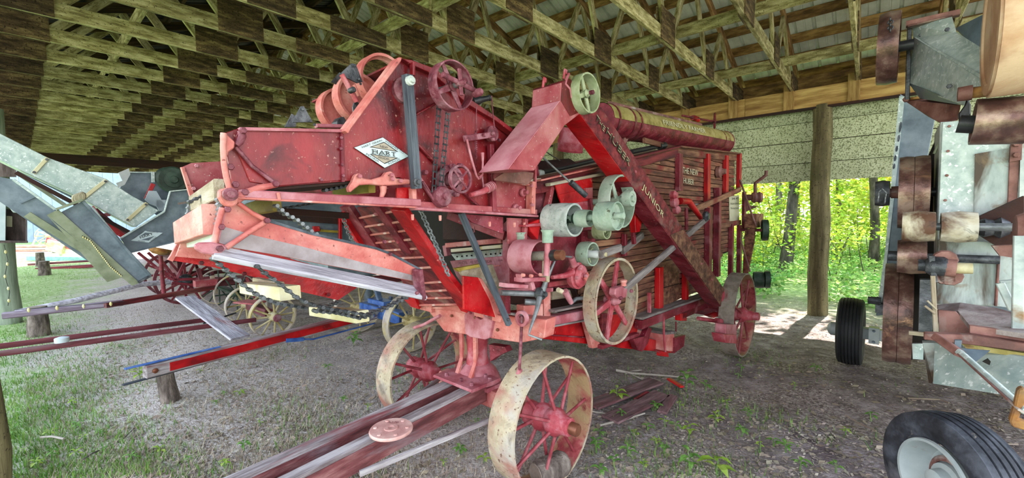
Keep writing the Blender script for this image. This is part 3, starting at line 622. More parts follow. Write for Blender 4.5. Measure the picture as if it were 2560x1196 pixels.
# hinge brackets: pivot boss, curved arms, triangle frame
P('pivot_disc',bS+.05,.03,[(548,478),(556,472),(567,470),(580,474),(592,486),(598,496),(596,508),(585,517),(568,517),(556,508),(548,494)],'salmon',bev=.004)
lathe('pivot_bolt',NB(573,487,bS+.06),BX,[(.02,0),(.021,.02),(.013,.022),(.012,.032)],M['cast'],T,12)
tube('upper_arm',[NB(x,y,bS+.035) for x,y in [(559,333),(558,370),(560,410),(565,440),(573,470),(578,490)]],.009,M['salmon'],T)
P('upper_arm_head',bS+.035,.035,[(556,332),(563,332),(588,355),(586,370),(572,380),(567,395),(560,400)],'salmon',bev=.003)
tube('upper_diagonal',[NB(x,y,bS+.02) for x,y in [(590,368),(630,415),(690,460)]],.007,M['cast'],T)
tube('upper_lower_arm',[NB(x,y,bS+.03) for x,y in [(692,462),(650,470),(615,484),(588,500)]],[.010,.012,.014,.016],M['salmon'],T)
tube('corner_hook',[NB(x,y,bS+.03) for x,y in [(603,328),(606,340),(600,355),(592,364)]],[.012,.012,.011,.008],M['cast'],T)
bolts('bracket_bolt',[NB(607,327,bS+.04),NB(689,460,bS+.04),NB(575,418,bS+.02),NB(588,462,bS+.03),NB(612,481,bS+.04)],BX,.016,.014,M['cast'],T)
tube('lower_arm',[NB(x,y,bS+.03) for x,y in [(556,520),(545,560),(537,600),(532,622)]],.009,M['salmon'],T)
tube('lower_top_arm',[NB(x,y,bS+.025) for x,y in [(595,508),(630,533),(668,552)]],.008,M['salmon'],T)
tube('lower_bottom_arm',[NB(x,y,bS+.025) for x,y in [(668,553),(620,583),(565,620)]],.009,M['salmon'],T)
P('foot_plate',bS+.05,.025,[(486,614),(500,607),(530,606),(558,612),(570,620),(555,632),(530,638),(505,634),(490,624)],'pink',bev=.004)
bolts('bracket_bolt',[NB(568,524,bS+.03),NB(553,568,bS+.03),NB(667,552,bS+.04),NB(549,622,bS+.06)],BX,.015,.014,M['cast'],T)
P('arm_inner_web',bS+.012,.01,[(560,525),(566,524),(556,568),(548,602),(545,600)],'pink')
# wooden slats on the two conveyor chains, and the chains
def slat(p,q,b1,b2,wd,mat,t=.02):   # a board from near chain to far chain; p,q its two ends in the picture
    A_=NB(p[0],p[1],b1); C_=NB(q[0],q[1],b2); bar('conveyor_slat',A_,C_,wd,t,M[mat],T,up=Vector((0,0,1)) if t<wd else ZX,c=.003)
slat((556,548),(472,582),-1.66,-2.42,.11,'salmon',.10)
slat((548,590),(476,603),-1.66,-2.42,.035,'white',.06)
slat((548,474),(483,510),-1.66,-2.42,.03,'greyboard2',.07)
slat((692,508),(622,525),-1.70,-2.35,.03,'yellow',.06)
slat((726,733),(620,719),-1.62,-2.3,.07,'cream',.05)
slat((905,792),(787,777),-1.66,-2.42,.06,'cream',.05)
slat((702,720),(640,706),-1.95,-2.42,.03,'greyboard2',.05)
slat((930,468),(838,478),-1.70,-2.3,.03,'yellow',.05)
def links(pts,b,n,mat,name='conveyor_chain'):
    # detachable link chain: a side bar pair and a cross knuckle at each pitch
    pp=[NB(x,y,b) for x,y in pts]; seg=[(pp[i+1]-pp[i]).length for i in range(len(pp)-1)]; tot=sum(seg); mb=MB(); prev=None; knots=[]
    for k in range(n+1):
        s=tot*k/n; i=0
        while i<len(seg)-1 and s>seg[i]: s-=seg[i]; i+=1
        knots.append(pp[i]+(pp[i+1]-pp[i]).normalized()*s)
    for k in range(n):
        for s in (-.011,.011): mb.tube([knots[k]+BX*s,knots[k+1]+BX*s],.0035,5)
    for q in knots: mb.tube([q-BX*.018,q+BX*.018],.0075,6)
    o=mb.build(name,M[mat],T,smooth=50); o['kind']='stuff'; return o
links([(533,648),(560,672),(590,697),(616,720),(650,742),(690,758),(760,770)],-1.60,14,'iron')
links([(641,666),(670,690),(705,715),(738,742),(770,760),(820,772),(880,782),(925,790)],-1.56,14,'iron')
links([(788,778),(840,782),(900,796),(960,772),(1012,745)],-1.60,16,'iron')
links([(545,500),(549,530),(543,560)],-1.64,5,'steelgrey')
links([(472,505),(468,540),(462,570),(480,590)],-2.40,6,'steelgrey')
links([(560,462),(545,475),(490,497),(474,505)],-2.0,6,'iron')
links([(690,515),(712,535),(740,550),(775,578),(800,592)],-1.66,9,'steelgrey')
links([(812,476),(840,471),(872,464)],-1.70,5,'iron')
links([(700,521),(740,516),(790,508)],-2.3,6,'iron')
links([(845,755),(800,775)],-1.9,5,'iron')
# ---------------------------------------------------------------- feeder housing
side=P('feeder_side',bS,.012,[(560,333),(600,320),(860,326),(872,322),(1003,145),(1030,157),(1085,180),(1176,253),(1240,296),(1240,528),(1043,520),(1040,470),(1000,444),(884,452),(691,468),(640,478),(585,485),(570,400)],'red',bev=.002)
P('trough_side',bS+.006,.01,[(600,322),(860,327),(864,450),(690,466),(625,455),(596,385),(590,340)],'red',par=side,bev=.002)
P('trough_lower_band',bS+.012,.01,[(615,425),(700,428),(860,424),(866,450),(690,467),(640,470)],'pinkred',par=side) if 0 else None
P('feeder_far_side',bF,.012,[(455,418),(478,408),(700,395),(960,385),(1010,200),(1100,230),(1235,350),(1238,500),(1040,500),(560,470),(490,500),(483,490)],'pinkred')
bolts('far_bolt',[NB(491,415,bF+.012),NB(484,472,bF+.012)],BX,.014,.012,M['pink'],T)
P('far_lip',bF+.01,.03,[(453,418),(461,418),(490,498),(492,528),(485,530),(480,505)],'salmon')
P('trough_top_lip',bS+.02,.03,[(600,318),(740,321),(862,324),(860,331),(780,329),(600,326)],'pink')
P('housing_front_flange',bS+.05,.06,[(861,326),(996,143),(1006,143),(1003,153),(878,322),(872,334)],'salmon',bev=.003)
P('housing_top_flange',bS+.03,.05,[(1006,146),(1030,150),(1090,172),(1176,248),(1242,292),(1290,328),(1288,338),(1240,302),(1172,262),(1085,186),(1030,162)],'red',bev=.002)
P('trough_seam',bS+.016,.016,[(852,330),(858,330),(862,455),(855,455)],'crimson',par=side)
bolts('seam_rivet',[NB(853,345,bS+.018),NB(852,372,bS+.018),NB(855,412,bS+.018),NB(803,450,bS+.012),NB(858,440,bS+.018)],BX,.009,.006,M['cast'],side)
# top deck and floor joining both sides
def deck(name,pts,b1,b2,mat,t=.01,par=None):   # sheet strips between two planes following the outline
    mb=MB()
    for i in range(len(pts)-1):
        p,q=NB(*pts[i],b1),NB(*pts[i+1],b1); n=(q-p).cross(BX).normalized(); mb.prism([p,q,q+BX*(b2-b1),p+BX*(b2-b1)],n*t)
    return mb.build(name,M[mat],par or T)
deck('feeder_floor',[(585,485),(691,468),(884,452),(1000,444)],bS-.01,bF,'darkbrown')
deck('housing_roof',[(1003,147),(1085,182),(1240,298)],bS-.01,bF,'red')
deck('housing_back',[(1240,298),(1240,520)],bS-.01,bF,'crimson')
# diagonal stiffeners on the side
Bq('stiffener',bS+.012,(1038,288),(1098,253),5,.02,'red',side); Bq('stiffener',bS+.012,(1043,362),(1088,408),7,.02,'red',side)
Bq('stiffener',bS+.02,(1155,478),(1200,520),6,.02,'crimson',side); Bq('stiffener',bS+.012,(1044,440),(1085,500),9,.02,'pink',side)
Bq('corner_angle',bS+.03,(1031,158),(1031,190),7,.03,'red',side)
Bq('rear_angle',bS+.03,(1226,362),(1234,528),14,.03,'crimson',side)
P('side_extension',bS-.03,.012,[(1238,296),(1292,330),(1282,360),(1256,420),(1238,418)],'red')
# diamond sign
dg=[(884,369),(957,343),(1024,391),(962,421)]
sg=P('diamond_sign_border',bS+.009,.004,[(885,369),(957,343),(1024,391),(962,421)],'ink')
def ins(px,k): cx=sum(p[0] for p in px)/len(px); cy=sum(p[1] for p in px)/len(px); return [(cx+(x-cx)*k,cy+(y-cy)*k) for x,y in px]
P('sign_field',bS+.0105,.003,ins(dg,.972),'signwhite',sg)
P('sign_triangle_edge',bS+.012,.002,[(924,368),(960,355),(996,380)],'ink',sg); P('sign_triangle_edge',bS+.012,.002,[(924,385),(996,395),(962,410)],'ink',sg)
P('sign_triangle',bS+.0132,.002,[(929,367.5),(960,357),(989,377.5)],'signgrey',sg); P('sign_triangle',bS+.0132,.002,[(930,387.3),(990,395.6),(961,408)],'signgrey',sg)
def tx(name,s,p,q,b,hpx,mat,par,spread=1.0,z0=None):      # lettering from pixel p along to q on the plane b
    A_=NB(p[0],p[1],b); C_=NB(q[0],q[1],b); xd=(C_-A_); m=ppm((A_+C_)/2)
    return text(name,s,A_,xd,ZX,hpx*m,M[mat],par,spread=spread,wfit=xd.length)
tb_=bS+.0135
tx('lettering','HART GRAIN',(905,371),(955,353.5),tb_,5,'ink',sg); tx('lettering','WEIGHER CO.',(961,354.5),(1009,386.5),tb_,5,'ink',sg)
tx('lettering','PEORIA',(914,387),(946,407),tb_,5,'ink',sg); tx('lettering','ILLINOIS.',(971,412),(1001,400),tb_,5,'ink',sg)
tx('lettering','HART',(930.5,384),(989.5,391.5),tb_,10.5,'ink',sg,1.15); tx('lettering','NEW',(949,368.5),(969,372.5),tb_+.003,5.6,'ink',sg); tx('lettering','MODEL',(945.5,396),(974,401.5),tb_+.003,5.6,'ink',sg)
for x0,y0 in ((930.5,384),(930.5,374),(936.5,385),(936.5,375),(948,386.5),(954,387.3),(963,388),(963,379),(969.5,389.5),(984.5,390.8)):
    Bq('letter_serif',tb_+.004,(x0-1.4,y0-.2),(x0+3.6,y0+.4),1.3,.001,'ink',sg,c=0)
# black upright bar
Bq('black_upright',bS+.07,(1018,188),(1041,472),21,.04,'blueblack',b2=bS+.05)
lathe('upright_knob',NB(1023,203,bS+.085),BX,[(.021,0),(.02,.018),(.012,.02),(.011,.03)],M['lagging'],T,10); lathe('upright_bolt',NB(1040,456,bS+.075),BX,[(.018,0),(.018,.01),(.01,.012),(.01,.025)],M['iron'],T,8)
lathe('shaft_boss',NB(1006,228,bS),BX,[(.055,0),(.055,.02),(.03,.03),(.02,.05)],M['cast'],side,16)
# big cast wheel at the top
a,z=azb((1138,213),bS+.165)
tw=wheel('hand_turn_wheel',W(a,bS+.14,z),BX,.108,.055,.007,4,'cast','cast','cast',.02,.06,flat=(.03,.01,.018),twist=.5)
bar('crank_arm',W(a-.09,bS+.19,z+.02),W(a+.10,bS+.19,z-.01),.015,.022,M['cast'],tw); bar('crank_arm',W(a-.005,bS+.20,z+.06),W(a+.005,bS+.20,z-.05),.012,.02,M['cast'],tw)
lathe('crank_pin',W(a+.1,bS+.21,z-.02),BX,[(.018,-.03),(.018,.01),(.01,.02)],M['cast'],tw,10); lathe('crank_pin',W(a,bS+.21,z),BX,[(.014,-.03),(.014,.01),(.008,.02)],M['cast'],tw,10)
tube('shaft',[W(a,bS-.05,z),W(a,bS+.2,z)],.014,M['steelgrey'],tw)
# roller chain and sprockets
def side_links(p,q,b,n):
    mb=MB(); A_,C_=NB(*p,b),NB(*q,b); d=(C_-A_)/n; y=(C_-A_).normalized().cross(BX)
    for k in range(n):
        o=A_+d*k; 
        for s in (-.009,.009): mb.tube([o+y*s,o+d+y*s],.0028,5)
        mb.tube([o-y*.012,o+y*.012],.0045,6)
    x=mb.build('drive_chain',M['iron'],T,smooth=50); x['kind']='stuff'
side_links((1098,256),(1084,482),bS+.06,13); side_links((1121,270),(1102,470),bS+.06,13)
lathe('sprocket_disc',NB(1103,492,bS+.05),BX,[(.046,-.02),(.05,-.012),(.05,.012),(.044,.022),(.016,.026),(.015,.04)],M['cast'],T,20)
hw=None
a,z=azb((1151,448),bS+.12)
hw=wheel('hand_wheel',W(a,bS+.12,z),BX,.066,.014,.010,4,'cast','cast','cast',.012,.03,flat=(.011,.007),twist=.75)
lathe('sprocket_plate',NB(1125,452,bS+.03),BX,[(.075,-.01),(.075,.012),(.045,.012),(.045,-.01)],M['cast'],T,24,True)
lathe('bearing',NB(1135,448,bS+.05),BX,[(.03,-.05),(.03,.03),(.018,.05)],M['cast'],T,12)
bolts('boss_bolt',[NB(1058,432,bS+.02),NB(1128,416,bS+.05),NB(1137,487,bS+.05),NB(1146,415,bS+.04)],BX,.018,.03,M['cast'],T)
# latch levers
Bq('lever',bS+.06,(1160,347),(1236,336),15,.012,'cast'); bolts('lever_bolt',[NB(1231,334,bS+.07),NB(1209,338,bS+.07),NB(1231,349,bS+.07),NB(1246,351,bS+.04)],BX,.014,.014,M['cast'],T)
tube('link_rod',[NB(1167,349,bS+.07),NB(1178,395,bS+.07),NB(1191,440,bS+.06),NB(1197,448,bS+.06)],.006,M['pink'],T)
tube('spring_hook',[NB(1191,265,bS+.05),NB(1191,330,bS+.05)],.0025,M['cast'],T)
tube('coil_spring',[NB(1190,325+i*1.6,bS+.05)+AX*.007*math.cos(i*2.1)+BX*.007*math.sin(i*2.1) for i in range(44)],.0028,M['cast'],T,5)
tube('dog_lever',[NB(1206,382,bS+.06),NB(1207,405,bS+.06),NB(1206,437,bS+.06),NB(1198,446,bS+.06)],[.010,.006,.006,.009],M['pink'],T)
tube('dog_lever',[NB(1205,440,bS+.06),NB(1209,468,bS+.06)],.005,M['cast'],T)
lathe('rocker',NB(1228,335,bS+.04),BX,[(.04,-.01),(.04,.015),(.02,.02)],M['cast'],T,16)
tube('governor_shaft',[NB(1175,488,bS+.06),NB(1205,480,bS+.06),NB(1235,464,bS+.06)],[.012,.016,.020],M['hubred'],T)
for i in range(5): lathe('spring_washer',NB(1217+i*3.6,472-i*1.8,bS+.06),NB(1235,464,bS+.06)-NB(1205,480,bS+.06),[(.024,-.003),(.026,0),(.024,.003)],M['pink'],T,14)
tube('cord',[NB(1229,240,bS+.04),NB(1232,280,bS+.05),NB(1236,320,bS+.06)],.003,M['cast'],T)
lathe('grease_cup',NB(1196,251,bS+.02),(AX*.9+ZX*.3+BX*.3),[(.018,-.03),(.022,0),(.016,.02),(.013,.06),(.016,.062),(.016,.07)],M['blackpipe'],T,12)
tube('chain_guide',[NB(1085,500,bS+.05),NB(1070,480,bS+.05),NB(1055,455,bS+.05)],.008,M['cast'],T)
# slide bracket with lugs under the side
P('slide_bracket',bS+.03,.03,[(872,470),(882,455),(888,440),(893,434),(902,434),(908,446),(930,449),(960,440),(967,431),(978,428),(986,434),(990,446),(1026,449),(1026,460),(985,463),(960,465),(930,461),(900,463),(888,472),(876,482)],'salmon',bev=.004)
bolts('slide_bolt',[NB(898,441,bS+.04),NB(978,438,bS+.04),NB(1000,453,bS+.04),NB(980,448,bS+.04)],BX,.013,.014,M['pink'],T)
tube('slide_leg',[NB(958,466,bS+.02),NB(958,480,bS+.02),NB(953,495,bS+.02)],[.016,.013,.009],M['salmon'],T)
# long rail and lower rail
Bq('feeder_rail',bS+.02,(600,487),(1045,508),21,.045,'pink',c=.004)
Bq('feeder_rail_lip',bS+.04,(590,495),(1040,519),5,.02,'salmon')
Bq('lower_rail',bS+.02,(1036,512),(1338,531),15,.03,'pinkred'); Bq('lower_rail_lip',bS+.04,(1036,522),(1338,541),6,.05,'pink')
P('rail_block',bS+.03,.03,[(1031,471),(1041,473),(1042,512),(1032,512)],'salmon')
P('side_lower_panel',bS-.01,.01,[(992,470),(1036,468),(1036,512),(992,510)],'brightred')
bolts('rail_stud',[NB(x,y,bS+.04)-ZX*.02 for x,y in ((1031,525),(1224,545),(1286,548),(1311,548),(1100,528))],ZX*-1,.010,.03,M['salmon'],T)
Bq('cross_bar',-2.3,(700,528),(870,540),16,.03,'darkbrown')
Bq('rail_latch',bS+.05,(695,482),(699,500),8,.01,'salmon')
# grooved band wheels and dark cutter knives in the trough
for i,(px,py,b,r) in enumerate([(849,277,-2.05,.105),(895,247,-1.95,.115),(955,205,-1.85,.125)]):
    c=NB(px,py,b); o=lathe('band_wheel',c,BX,[(r,-.032),(r,.032),(r-.012,.03),(r-.016,.008),(r-.022,0),(r-.016,-.008),(r-.012,-.03)],M['salmon'],T,40,True)
    lathe('wheel_web',c,BX,[(r-.014,-.004),(r-.014,.004),(.0,.004)],M['salmon'],o,28) if i<2 else None
def knife(b,px): P('cutter_knife',b,.008,px,'iron',bev=.001)
knife(-1.80,[(850,185),(879,158),(890,160),(907,205),(893,208)]); knife(-1.95,[(828,205),(850,180),(870,212),(866,222)]); knife(-1.78,[(882,268),(888,250),(898,258),(884,285)])
knife(-1.78,[(731,306),(752,266),(760,265),(783,306)]); knife(-1.95,[(712,318),(730,284),(742,292),(740,318)])
P('knife_block',-1.80,.05,[(842,303),(850,293),(860,292),(865,300),(865,313),(843,313)],'iron',bev=.002)
Bq('knife_arm',-1.76,(854,186),(892,255),6,.03,'hubred'); Bq('knife_arm',-1.78,(885,212),(897,240),5,.02,'salmon'); Bq('knife_bar',-1.76,(790,315),(862,317),9,.03,'pink')
lathe('knife_pin',NB(881,225,-1.72),BX,[(.012,-.02),(.012,.01),(.008,.014)],M['iron'],T,12); bolts('knife_bolt',[NB(x,y,b) for x,y,b in ((887,165,-1.79),(897,198,-1.79),(901,210,-1.78),(757,274,-1.77),(776,303,-1.77),(786,312,-1.75))],BX,.008,.006,M['iron'],T)
# ---------------------------------------------------------------- thresher body behind the feeder
bB=-1.66; bO=-2.56
def lerp(pts,x):
    for (x0,y0),(x1,y1) in zip(pts,pts[1:]):
        if x0<=x<=x1: return y0+(y1-y0)*(x-x0)/(x1-x0)
    return pts[0][1] if x<pts[0][0] else pts[-1][1]
tl=azb((1345,455),bB); tm=azb((1690,374),bB); tr_=azb((1846,386),bB)
aE=6.25
topline=[(tl[0]-.3,tl[1]-.03),tl,tm,(aE,2.36)]
botline=[(1.9,1.62),(2.05,1.30),(2.45,1.12),(2.62,.80),(3.2,.70),(5.25,.66),(5.4,1.0),(aE,1.05)]
core=MB(); n=28; a0=2.0
ring=[]
for b in (bB-.035,bO):
    for i in range(n+1):
        a=a0+(aE-.03-a0)*i/n; ring.append((W(a,b,max(lerp(botline,a),.0)+.02),W(a,b,lerp(topline,a)-.02)))
vs=[p for r in ring for p in r]; fs=[]
for s in (0,1):
    o=s*(n+1)*2
    for i in range(n): fs.append((o+2*i,o+2*i+1,o+2*i+3,o+2*i+2))
o=(n+1)*2
for i in range(n): fs.append((2*i+1,2*i+3,o+2*i+3,o+2*i+1)); fs.append((2*i,2*i+2,o+2*i+2,o+2*i))
fs.append((0,1,o+1,o)); fs.append((2*n,2*n+1,o+2*n+1,o+2*n))
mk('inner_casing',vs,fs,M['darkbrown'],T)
# siding boards: one board per course, cut to the outline
zc=.70; bw=.054; f=0
while zc<2.36:
    # the a-range inside the outline at this height
    g=[2.42+(aE-2.42)*i/160 for i in range(161)]
    inside=[a for a in g if lerp(botline,a)<zc and lerp(topline,a)>zc+bw*.6]
    if inside:
        lo_,hi_=min(inside),max(inside); cut=random.Random(f).uniform(3.4,4.6)
        segs=[(lo_,hi_)] if hi_-lo_<1.6 else [(lo_,cut),(cut+.004,hi_)]
        for x0,x1 in segs: bar('siding_board',W(x0,bB-.012+.003*(f%3-1),zc+bw/2),W(x1,bB-.012+.003*(f%3-1),zc+bw/2),.022,bw-.005,M['siding'],T,c=.005)
    zc+=bw; f+=1
# roof deck boards and trims
for i in range(len(topline)-1):
    (x0,z0),(x1,z1)=topline[i],topline[i+1]
    for k in range(6):
        b=bB-.0+.03-(k+.5)*.16; bar('deck_board',W(x0,b,z0+.012),W(x1,b,z1+.012),.155,.02,M['greyboard2'] if i<1 or k%2 else M['siding'],T)
    bar('deck_trim',W(x0,bB+.012,z0-.035),W(x1,bB+.012,z1-.035),.025,.075,M['siding' if i==2 else 'redwood'],T)
bar('deck_lip',W(tm[0]-.02,bB+.03,tm[1]+.02),W(aE+.05,bB+.03,2.385),.06,.018,M['siding'],T); bar('deck_lip',W(tl[0],bB+.03,tl[1]+.012),W(tm[0]-.02,bB+.03,tm[1]+.02),.06,.018,M['redwood'],T)
def vpost(name,x,y0,y1,wpx,d,mat,b=bB):
    A_=NB(x,(y0+y1)/2,b); a=A_.dot(AX); z0=NB(x,y0,b).z; z1=NB(x,y1,b).z
    return bar(name,W(a,b+d/2,z0),W(a,b+d/2,z1),wpx*ppm(A_)*1.25,d,M[mat],T,up=BX,c=.004)
for x,y0,y1,wp,d,mt in [(1691,386,478,17,.05,'crimson'),(1762,386,520,15,.05,'brightred'),(1764,520,690,18,.06,'crimson'),(1809,390,485,13,.05,'brightred'),(1842,384,473,11,.05,'brightred'),(1785,470,690,14,.07,'crimson'),
    (1822,560,695,12,.05,'crimson'),(1843,563,692,13,.05,'crimson'),(1856,480,572,11,.04,'crimson'),(1641,668,785,19,.05,'brightred'),(1707,672,756,14,.05,'brightred'),(1555,585,640,9,.04,'crimson')]: vpost('stud',x,y0,y1,wp,d,mt)
P('hatch_panel',bB+.012,.02,[(1652,665),(1699,660),(1699,748),(1652,770)],'siding'); Bq('hatch_batten',bB+.02,(1652,722),(1698,710),2,.006,'darkbrown')
Bq('diagonal_brace',bB+.07,(1735,525),(1850,474),13,.03,'siding',c=.003); Bq('diagonal_brace',bB+.03,(1556,628),(1606,588),17,.03,'greysill'); Bq('batten',bB+.03,(1735,513),(1765,517),8,.03,'greysill')
Bq('cross_batten',bB+.02,(1795,567),(1850,556),12,.03,'siding')
# notice and painted name
nb=P('notice_sheet',bB+.006,.004,[(1823,492),(1848,488),(1848,552),(1824,553)],'letter')
tx('lettering','24-42',(1829,500),(1846,498),bB+.007,5,'ink',nb); tx('lettering','Huber Junior',(1826,512),(1847,510.5),bB+.007,5,'ink',nb); tx('lettering','Threshing Machine',(1826,523),(1847,522),bB+.007,4,'ink',nb)
tx('painted_name','THE NEW',(1704.5,432),(1744.5,440),bB+.006,15,'letter',T); tx('painted_name','HUBER',(1708,458),(1734,463),bB+.006,14,'letter',T)
# rear sill and frame
Bq('sill_beam',bB+.05,(1596,812),(1768,745),19,.07,'crimson'); Bq('sill_cap',bB+.05,(1590,795),(1760,738),5,.12,'greysill'); Bq('lower_sill',bB+.03,(1700,788),(1772,757),17,.06,'crimson')
P('sill_block',bB+.06,.06,[(1701,785),(1717,782),(1717,803),(1702,803)],'brightred',bev=.003)
Bq('lower_rod',bB+.05,(1745,795),(1800,802),6,.02,'hubred')
# front side frame under the pulleys
P('front_frame_post',-1.60,.06,[(1360,722),(1377,718),(1377,790),(1361,810)],'salmon',bev=.003); P('front_frame_post',-1.58,.06,[(1310,765),(1358,760),(1358,812),(1310,795)],'salmon',bev=.003)
P('front_frame_post',-1.60,.05,[(1263,738),(1276,738),(1276,785),(1263,785)],'crimson')
Bq('front_sill',-1.60,(1360,806),(1466,783),24,.07,'pink',c=.005); Bq('front_sill_cap',-1.58,(1378,778),(1465,761),5,.06,'greysill')
Bq('front_sill_base',-1.59,(1330,822),(1470,797),4,.08,'greysill'); Bq('front_sill_cap',-1.60,(1276,785),(1335,790),5,.08,'greysill')
Bq('upper_frame_bar',-1.60,(1255,728),(1375,724),11,.05,'pink'); Bq('upper_frame_bar',-1.60,(1365,712),(1462,697),12,.05,'pinkred')
cyl(NB(1252,732,-1.58),NB(1338,736,-1.53),.016,'grey_shaft','steelgrey'); cyl(NB(1312,755,-1.58),NB(1345,757,-1.53),.018,'grey_shaft','steelgrey')
# crank handle in two arms with a turned hub
lathe('crank_hub',NB(1352,735,-1.50),BX,[(.035,-.02),(.04,0),(.03,.02),(.016,.025),(.015,.04)],M['iron'],T,14)
tube('crank_arm',[NB(1357,728,-1.49),NB(1368,695,-1.47),NB(1386,655,-1.45),NB(1388,648,-1.45)],[.018,.013,.007,.006],M['steelgrey'],T); tube('crank_arm',[NB(1349,745,-1.49),NB(1342,775,-1.47),NB(1325,825,-1.44),NB(1322,838,-1.44),NB(1355,850,-1.38)],[.018,.013,.007,.006,.006],M['steelgrey'],T)
# cylinder front casting with its raised lettering
fc=plate('cylinder_casting',[NA(x,y,1.93) for x,y in [(1124,653),(1262,640),(1276,655),(1276,738),(1172,738),(1140,690)]],AX*.03,M['pink'],T,.003)
def txa(s,p,q,hpx): 
    A_=NA(*p,1.93); C_=NA(*q,1.93); text('raised_lettering',s,A_,C_-A_,ZX,hpx*ppm(A_),M['cast'],fc,wfit=(C_-A_).length)
txa('24 CYL',(1145.5,661.5),(1169,659.5),7); txa('42 SEP JUNIOR',(1176,659),(1231,656.5),7); txa('1944',(1243,655),(1257,654),6.5)
plate('panel_edge',[NA(x,y,1.925) for x,y in [(1232,664),(1249,663),(1249,666),(1232,667)]],AX*.01,M['salmon'],fc); 
plate('casting_post',[NA(x,y,1.90) for x,y in [(1258,560),(1272,545),(1277,555),(1272,600),(1268,640),(1277,660),(1277,735),(1262,735),(1262,660),(1254,640),(1256,600)]],AX*.05,M['pink'],T,.004)
bar('concave_bar',NA(1117,614,1.95),NA(1256,602,1.95),.03,.035,M['salmon'],T); bar('concave_bar',NA(1131,627,1.97),NA(1256,616,1.97),.03,.025,M['cream'],T)
cc=plate('concave_plate',[NA(x,y,2.02) for x,y in [(1128,636),(1258,622),(1262,645),(1140,652)]],AX*.02,M['galvdirty'],T)
for i in range(10): lathe('plate_hole',NA(1143+i*12,642-i*.9,2.018),AX*-1,[(0,.004),(.006,.004),(.006,0)],M['dark'],cc,8)
plate('casting_ear',[NA(x,y,1.94) for x,y in [(1105,615),(1114,613),(1118,640),(1110,642)]],AX*.04,M['pink'],T,.003)
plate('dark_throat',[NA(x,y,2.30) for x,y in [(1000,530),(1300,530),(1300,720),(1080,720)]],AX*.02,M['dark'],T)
bar('feeder_brace',NA(1122,538,1.78),NA(1262,590,1.86),.03,.055,M['pinkred'],T,c=.004)
P('feeder_lower_side',bS,.012,[(1157,535),(1258,543),(1258,585),(1180,556)],'crimson'); P('feeder_lower_side',bS,.012,[(1270,545),(1318,547),(1315,610),(1272,610)],'pinkred')
tube('small_hook',[NA(1184,566,1.8),NA(1186,580,1.8),NA(1181,584,1.8),NA(1178,578,1.8)],.004,M['pink'],T)
P('side_sheet',-1.64,.012,[(1276,548),(1345,545),(1400,540),(1480,530),(1480,640),(1440,720),(1278,722)],'crimson')
Bq('frame_strap',-1.60,(1313,548),(1309,612),10,.03,'pinkred')
# oil cups on tall stems
for (x,y,b,hp) in ((1369,592,-1.36,1.0),(1301,598,-1.62,.92)):
    c=NB(x,y,b); k=ppm(c); lathe('grease_pot',c,ZX,[(14*k*hp,-15*k),(14*k*hp,10*k),(17*k*hp,15*k),(17.5*k*hp,17*k),(14*k,15*k),(13*k,-5*k),(0,-6*k)],M['green'],T,20)
tube('pot_stem',[NB(1369,606,-1.36),NB(1366,690,-1.36)],.016,M['pink'],T,10); tube('pot_stem',[NB(1300,610,-1.62),NB(1297,660,-1.62)],.014,M['cast'],T,10)
# small frame under the pink pulley
Bq('bearing_frame',-1.42,(1296,700),(1362,697),10,.06,'pink'); Bq('bearing_frame',-1.42,(1297,686),(1299,702),5,.04,'pink'); Bq('bearing_frame',-1.40,(1366,640),(1364,705),11,.04,'rimpale'); Bq('bearing_foot',-1.44,(1322,703),(1327,722),12,.05,'pink'); Bq('bearing_foot',-1.46,(1258,713),(1310,716),10,.06,'pink')
bolts('frame_nut',[NB(1325,690,-1.40),NB(1349,687,-1.40),NB(1305,688,-1.40)],BX,.014,.02,M['salmon'],T)
# ---------------------------------------------------------------- pulleys
a=2.051; z=1.575
pulley('lagged_pulley',a,z-.008,-1.39,.185,.098,'lagging',web=.6,inner='darkgreen',th=.012)
pulley('shaft_pulley',a,z,-1.287,.085,.048,'green',web=.3,th=.006)
pulley('belt_pulley',a,z+.012,-1.115,.112,.078,'green',web=.25,th=.007)
cyl(W(a,-1.66,z-.01),W(a,-1.08,z+.014),.018,'cylinder_shaft','green'); lathe('shaft_collar',W(a,-1.37,z),BX,[(.03,-.03),(.032,.03)],M['darkgreen'],T,14)
a,z=2.579,1.692
pulley('tall_belt_pulley',a,z-.01,-1.366,.085,.178,'green',nsp=4,th=.012); pulley('small_belt_pulley',a,z+.006,-1.294,.055,.052,'green',web=.2,th=.02,hub=True); cyl(W(a,-1.66,z-.01),W(a,-1.285,z+.005),.02,'fan_shaft','green')
a,z=azb((1483,636),-1.417); pulley('tensioner_pulley',a,z,-1.417,.085,.076,'green',nsp=4,th=.009,inner='greenold'); lathe('white_hub',W(a,-1.42,z),BX,[(.02,-.05),(.028,-.04),(.022,.0),(.026,.03),(.018,.05)],M['white'],T,12)
cyl(W(a,-1.40,z),W(a+.01,-1.33,z+.002),.014,'tensioner_pin','cream'); bar('tensioner_handle',NB(1502,637,-1.35),NB(1550,620,-1.36),.03,.05,M['greysill'],T,c=.008)
a,z=azb((1515,578),-1.45); pulley('idler_pulley',a,z,-1.44,.09,.055,'greenold',nsp=3,th=.008)
a,z=1.767,1.368; pulley('pink_belt_pulley',a,z,-1.418,.165,.094,'pink',web=.6,th=.008,inner='crimson')
cyl(W(a,-1.5,z+.004),W(a,-1.345,z+.016),.026,'feeder_shaft','rimgrey'); cyl(W(a,-1.345,z+.016),W(a,-1.315,z+.02),.03,'shaft_collar','blackpipe'); cyl(W(a,-1.315,z+.02),W(a,-1.275,z+.022),.027,'shaft_end','brass')
